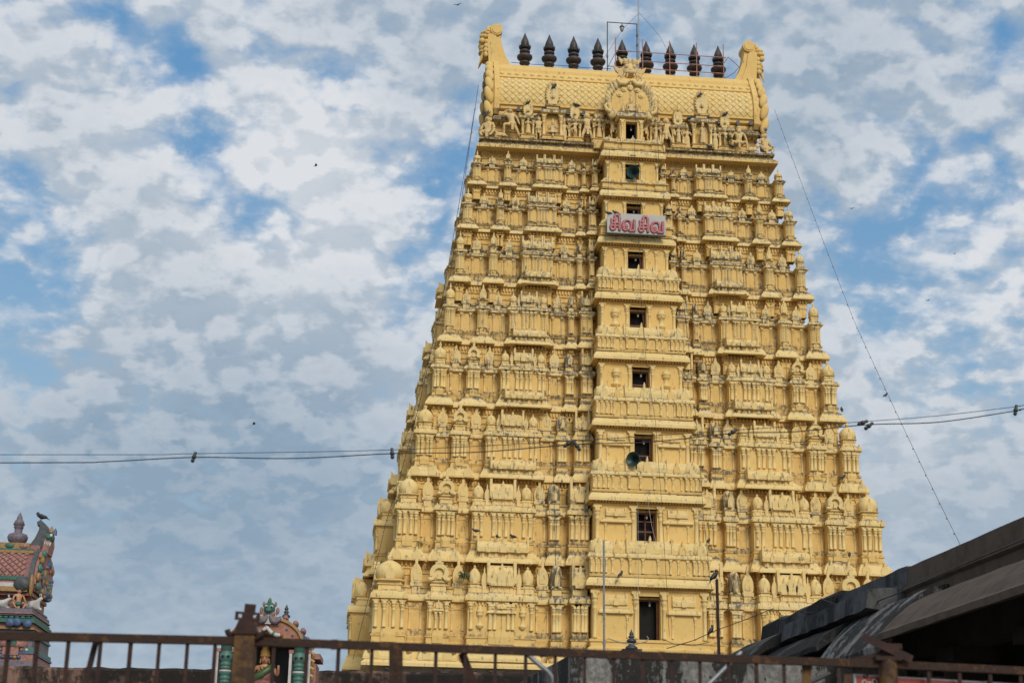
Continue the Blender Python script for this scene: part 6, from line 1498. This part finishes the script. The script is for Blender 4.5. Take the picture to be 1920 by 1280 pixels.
fbm = MB().box(-.07, .07, -.10, .08, -.11, .11).box(-.085, .085, -.12, -.10, -.125, .125).mesh('floodlight', M['blackiron'])
for k, (x, y, wh) in enumerate(((935, 203, 'leftmost, above the seated dwarf'), (972, 206, 'above the leaning giant'), (1064, 212, 'left of the second flame niche'), (1094, 214, 'right of the second flame niche'), (1292, 226, 'left of the tall right niche'), (1348, 230, 'right of the tall right niche'), (1383, 232, 'above the bearded giant'), (1407, 232, 'rightmost of the row'))):
    o = inst('floodlight', fbm, None, ont(x, y, 1.62), YAW, .3); tag(o, 'small black floodlight box under the roof, ' + wh, 'floodlight', 'floodlights under the tower roof')

# ================================================================== BIRDS
def bird_mesh(wings, mat):
    m = MB()
    rx = Matrix.Rotation(R(-22), 3, 'Y')
    m.ell((0, 0, .115), (.115, .055, .062), 12, 8, rotm=rx); m.ell((.105, 0, .195), (.042, .036, .040), 10, 6)
    m.tube([(.085, 0, .14), (.10, 0, .17), (.106, 0, .19)], [.045, .036, .03], 8)
    m.tube([(.135, 0, .192), (.175, 0, .184)], [.012, .002], 6)
    m.add([(-.08, -.03, .10), (-.08, .03, .10), (-.24, .035, .03), (-.24, -.035, .03), (-.08, 0, .075), (-.23, 0, .018)], [(0, 1, 2, 3), (0, 3, 5, 4), (1, 4, 5, 2), (3, 2, 5), (0, 4, 1)])
    if wings:
        for s in (-1, 1): m.add([(.09, s * .03, .14), (.06, s * .22, .22), (-.06, s * .40, .19), (-.10, s * .20, .16), (-.05, s * .03, .12), (.02, s * .15, .15)], [(0, 1, 2, 3, 4), (4, 3, 2, 5), (0, 4, 5), (0, 5, 1), (1, 5, 2)])
    else:
        for s in (-1, 1): m.ell((-.04, s * .046, .115), (.125, .018, .045), 10, 6, rotm=Matrix.Rotation(R(-18), 3, 'Y'))
        for s in (-1, 1): m.tube([(.0, s * .02, .07), (.01, s * .02, 0), (.04, s * .02, 0)], .007, 5)
    return m.mesh('bird', mat)
bp_ = bird_mesh(False, M['bird']); bf_ = bird_mesh(True, M['crow']); bc_ = bird_mesh(False, M['crow'])
def bird(me, p, rz, label, sc_=1.0, tilt=0.0, grp='pigeons perched on the tower'):
    o = inst('bird', me, None, p, rz, .3, (sc_,) * 3); o.rotation_euler = (0, tilt, rz); tag(o, label, 'bird', grp)
for x, y, v, rz, tl_, lb in ((1041, 164, 1.9, .3, -.4, 'dark pigeon on the tip of the tall left flame niche'), (992, 194, 1.8, .2, -.4, 'dark pigeon on the leftmost flame crest'), (1081, 199, 1.85, 3.3, .1, 'dark pigeon on the flame crest beside the left guardian'),
      (1007, 220, 1.9, .1, -.3, 'dark pigeon on the head of the stout dwarf'), (1024, 204, 1.75, .4, 0, 'dark pigeon on the eave beside the tall left niche'), (1314, 180, 1.9, .3, -.5, 'dark pigeon on the tip of the tall right flame niche'),
      (1361, 216, 1.85, .2, -.2, 'dark pigeon on the right flame crest'), (1294, 223, 1.75, .2, -.2, 'dark pigeon left of the tall right niche on the eave'), (1328, 224, 1.8, 2.8, 0, 'dark pigeon on the shoulder of the tall right niche'), (1330, 277, 2.1, 3.3, .1, 'dark pigeon at the foot of the tall right niche'),
      (1142, 402, 4.65, 3.3, .2, 'left pigeon of the two on the name board'), (1154, 401, 4.65, 3.2, 0, 'right pigeon of the two on the name board'), (893, 997, 6.2, 3.4, .2, 'dark pigeon on the horn of the lowest left long roof'), (932, 1008, 6.1, 1.6, 0, 'dark pigeon in the middle of the lowest left long roof'),
      (962, 1008, 6.1, 2.8, 0, 'dark pigeon at the right end of the lowest left long roof'), (1166, 1078, 7.65, .5, -.5, 'dark pigeon on the eave above the lowest doorway'), (1329, 1016, 7.0, 1.2, -.2, 'dark pigeon in the recess right of the second window'),
      (1581, 897, 5.9, .3, -.2, 'dark pigeon on the right tower ledge below the third storey'), (1593, 1042, 6.8, 1.3, -.2, 'dark pigeon near the right corner above the old hall'), (1578, 770, 4.2, 1.5, -.3, 'dark pigeon on the right edge of the tower'), (1372, 276, 2.0, 3.0, 0, 'dark pigeon beside the bearded giant')):
    bird(bp_, ont(x, y, v) - Vector((0, 0, .06)), rz, lb, 1.12, tl_)
bird(bc_, CROWPOLE + Vector((0, 0, .0)), .35, 'black crow on top of the dark pole', .62, -.55, None); 
p = at(1338, 1186, c0.y + 1.75); bird(bc_, p, .2, 'black crow clinging to the side of the dark pole', .5, -.7, None)
p = at(77, 975, 50); bird(bp_, p - Vector((0, 0, .02)), 2.9, 'dark pigeon on the scroll of the painted shrine tower', 1.25, 0, None)
p = at(1662, 744, 61); bird(bp_, p, .4, 'bird perched on the right string of bulbs', .75, -.3, None)
for x, y, Y, rz, sc_, lb in ((858, 12, 95, 1.2, 1.0, 'bird flying at the top of the picture left of the tower'), (592, 313, 110, .2, 1.0, 'bird flying in front of the round white cloud'), (476, 797, 90, .1, .8, 'bird flying low over the grey clouds on the left'), (1597, 393, 120, 1.2, 1.0, 'bird flying beside the right string of bulbs'), (1740, 565, 120, .8, .9, 'bird flying far right over the clouds'), (1790, 477, 150, .5, .8, 'bird flying small near the right edge')):
    bird(bf_, at(x, y, Y), rz, lb, sc_ * .8, 0, 'birds in flight')
# weeds rooted in the masonry
def weed(p, n, r, label):
    m = MB(); g_ = random.Random(n)
    for k in range(n):
        d = Vector((g_.uniform(-1, 1), g_.uniform(-1, .2), g_.uniform(-.3, 1.1))).normalized() * r * g_.uniform(.3, 1)
        a = Vector((g_.uniform(-1, 1), g_.uniform(-1, 1), g_.uniform(-1, 1))).normalized(); b = d.cross(a).normalized(); l_ = r * .28; w_ = r * .10
        m.add([d - a * 0, d + a * l_ * .5 + b * w_, d + a * l_, d + a * l_ * .5 - b * w_], [(0, 1, 2, 3)])
    r_ = empty('weed', p); tag(r_, label, 'weed'); m.build('foliage', M['weed'], r_)
    s_ = MB()
    for k in range(4): s_.tube([(0, .05, -.1), (g_.uniform(-1, 1) * r * .4, -.05, r * .4), (g_.uniform(-1, 1) * r * .8, -.1, r * .8)], [.012, .008, .004], 4)
    s_.build('stem', M['weed'], r_)
weed(ont(869, 1082, 6.25), 160, .34, 'dark green weed growing beside the lowest left long pavilion'); weed(ont(789, 1022, 5.7), 70, .24, 'small weed growing above the lowest corner pavilion'); weed(ont(1503, 1050, 6.2), 50, .2, 'thin weed growing from the ledge above the old hall'); weed(ont(1365, 262, 1.9), 110, .30, 'dark weed growing in the shade beside the right flame niche')
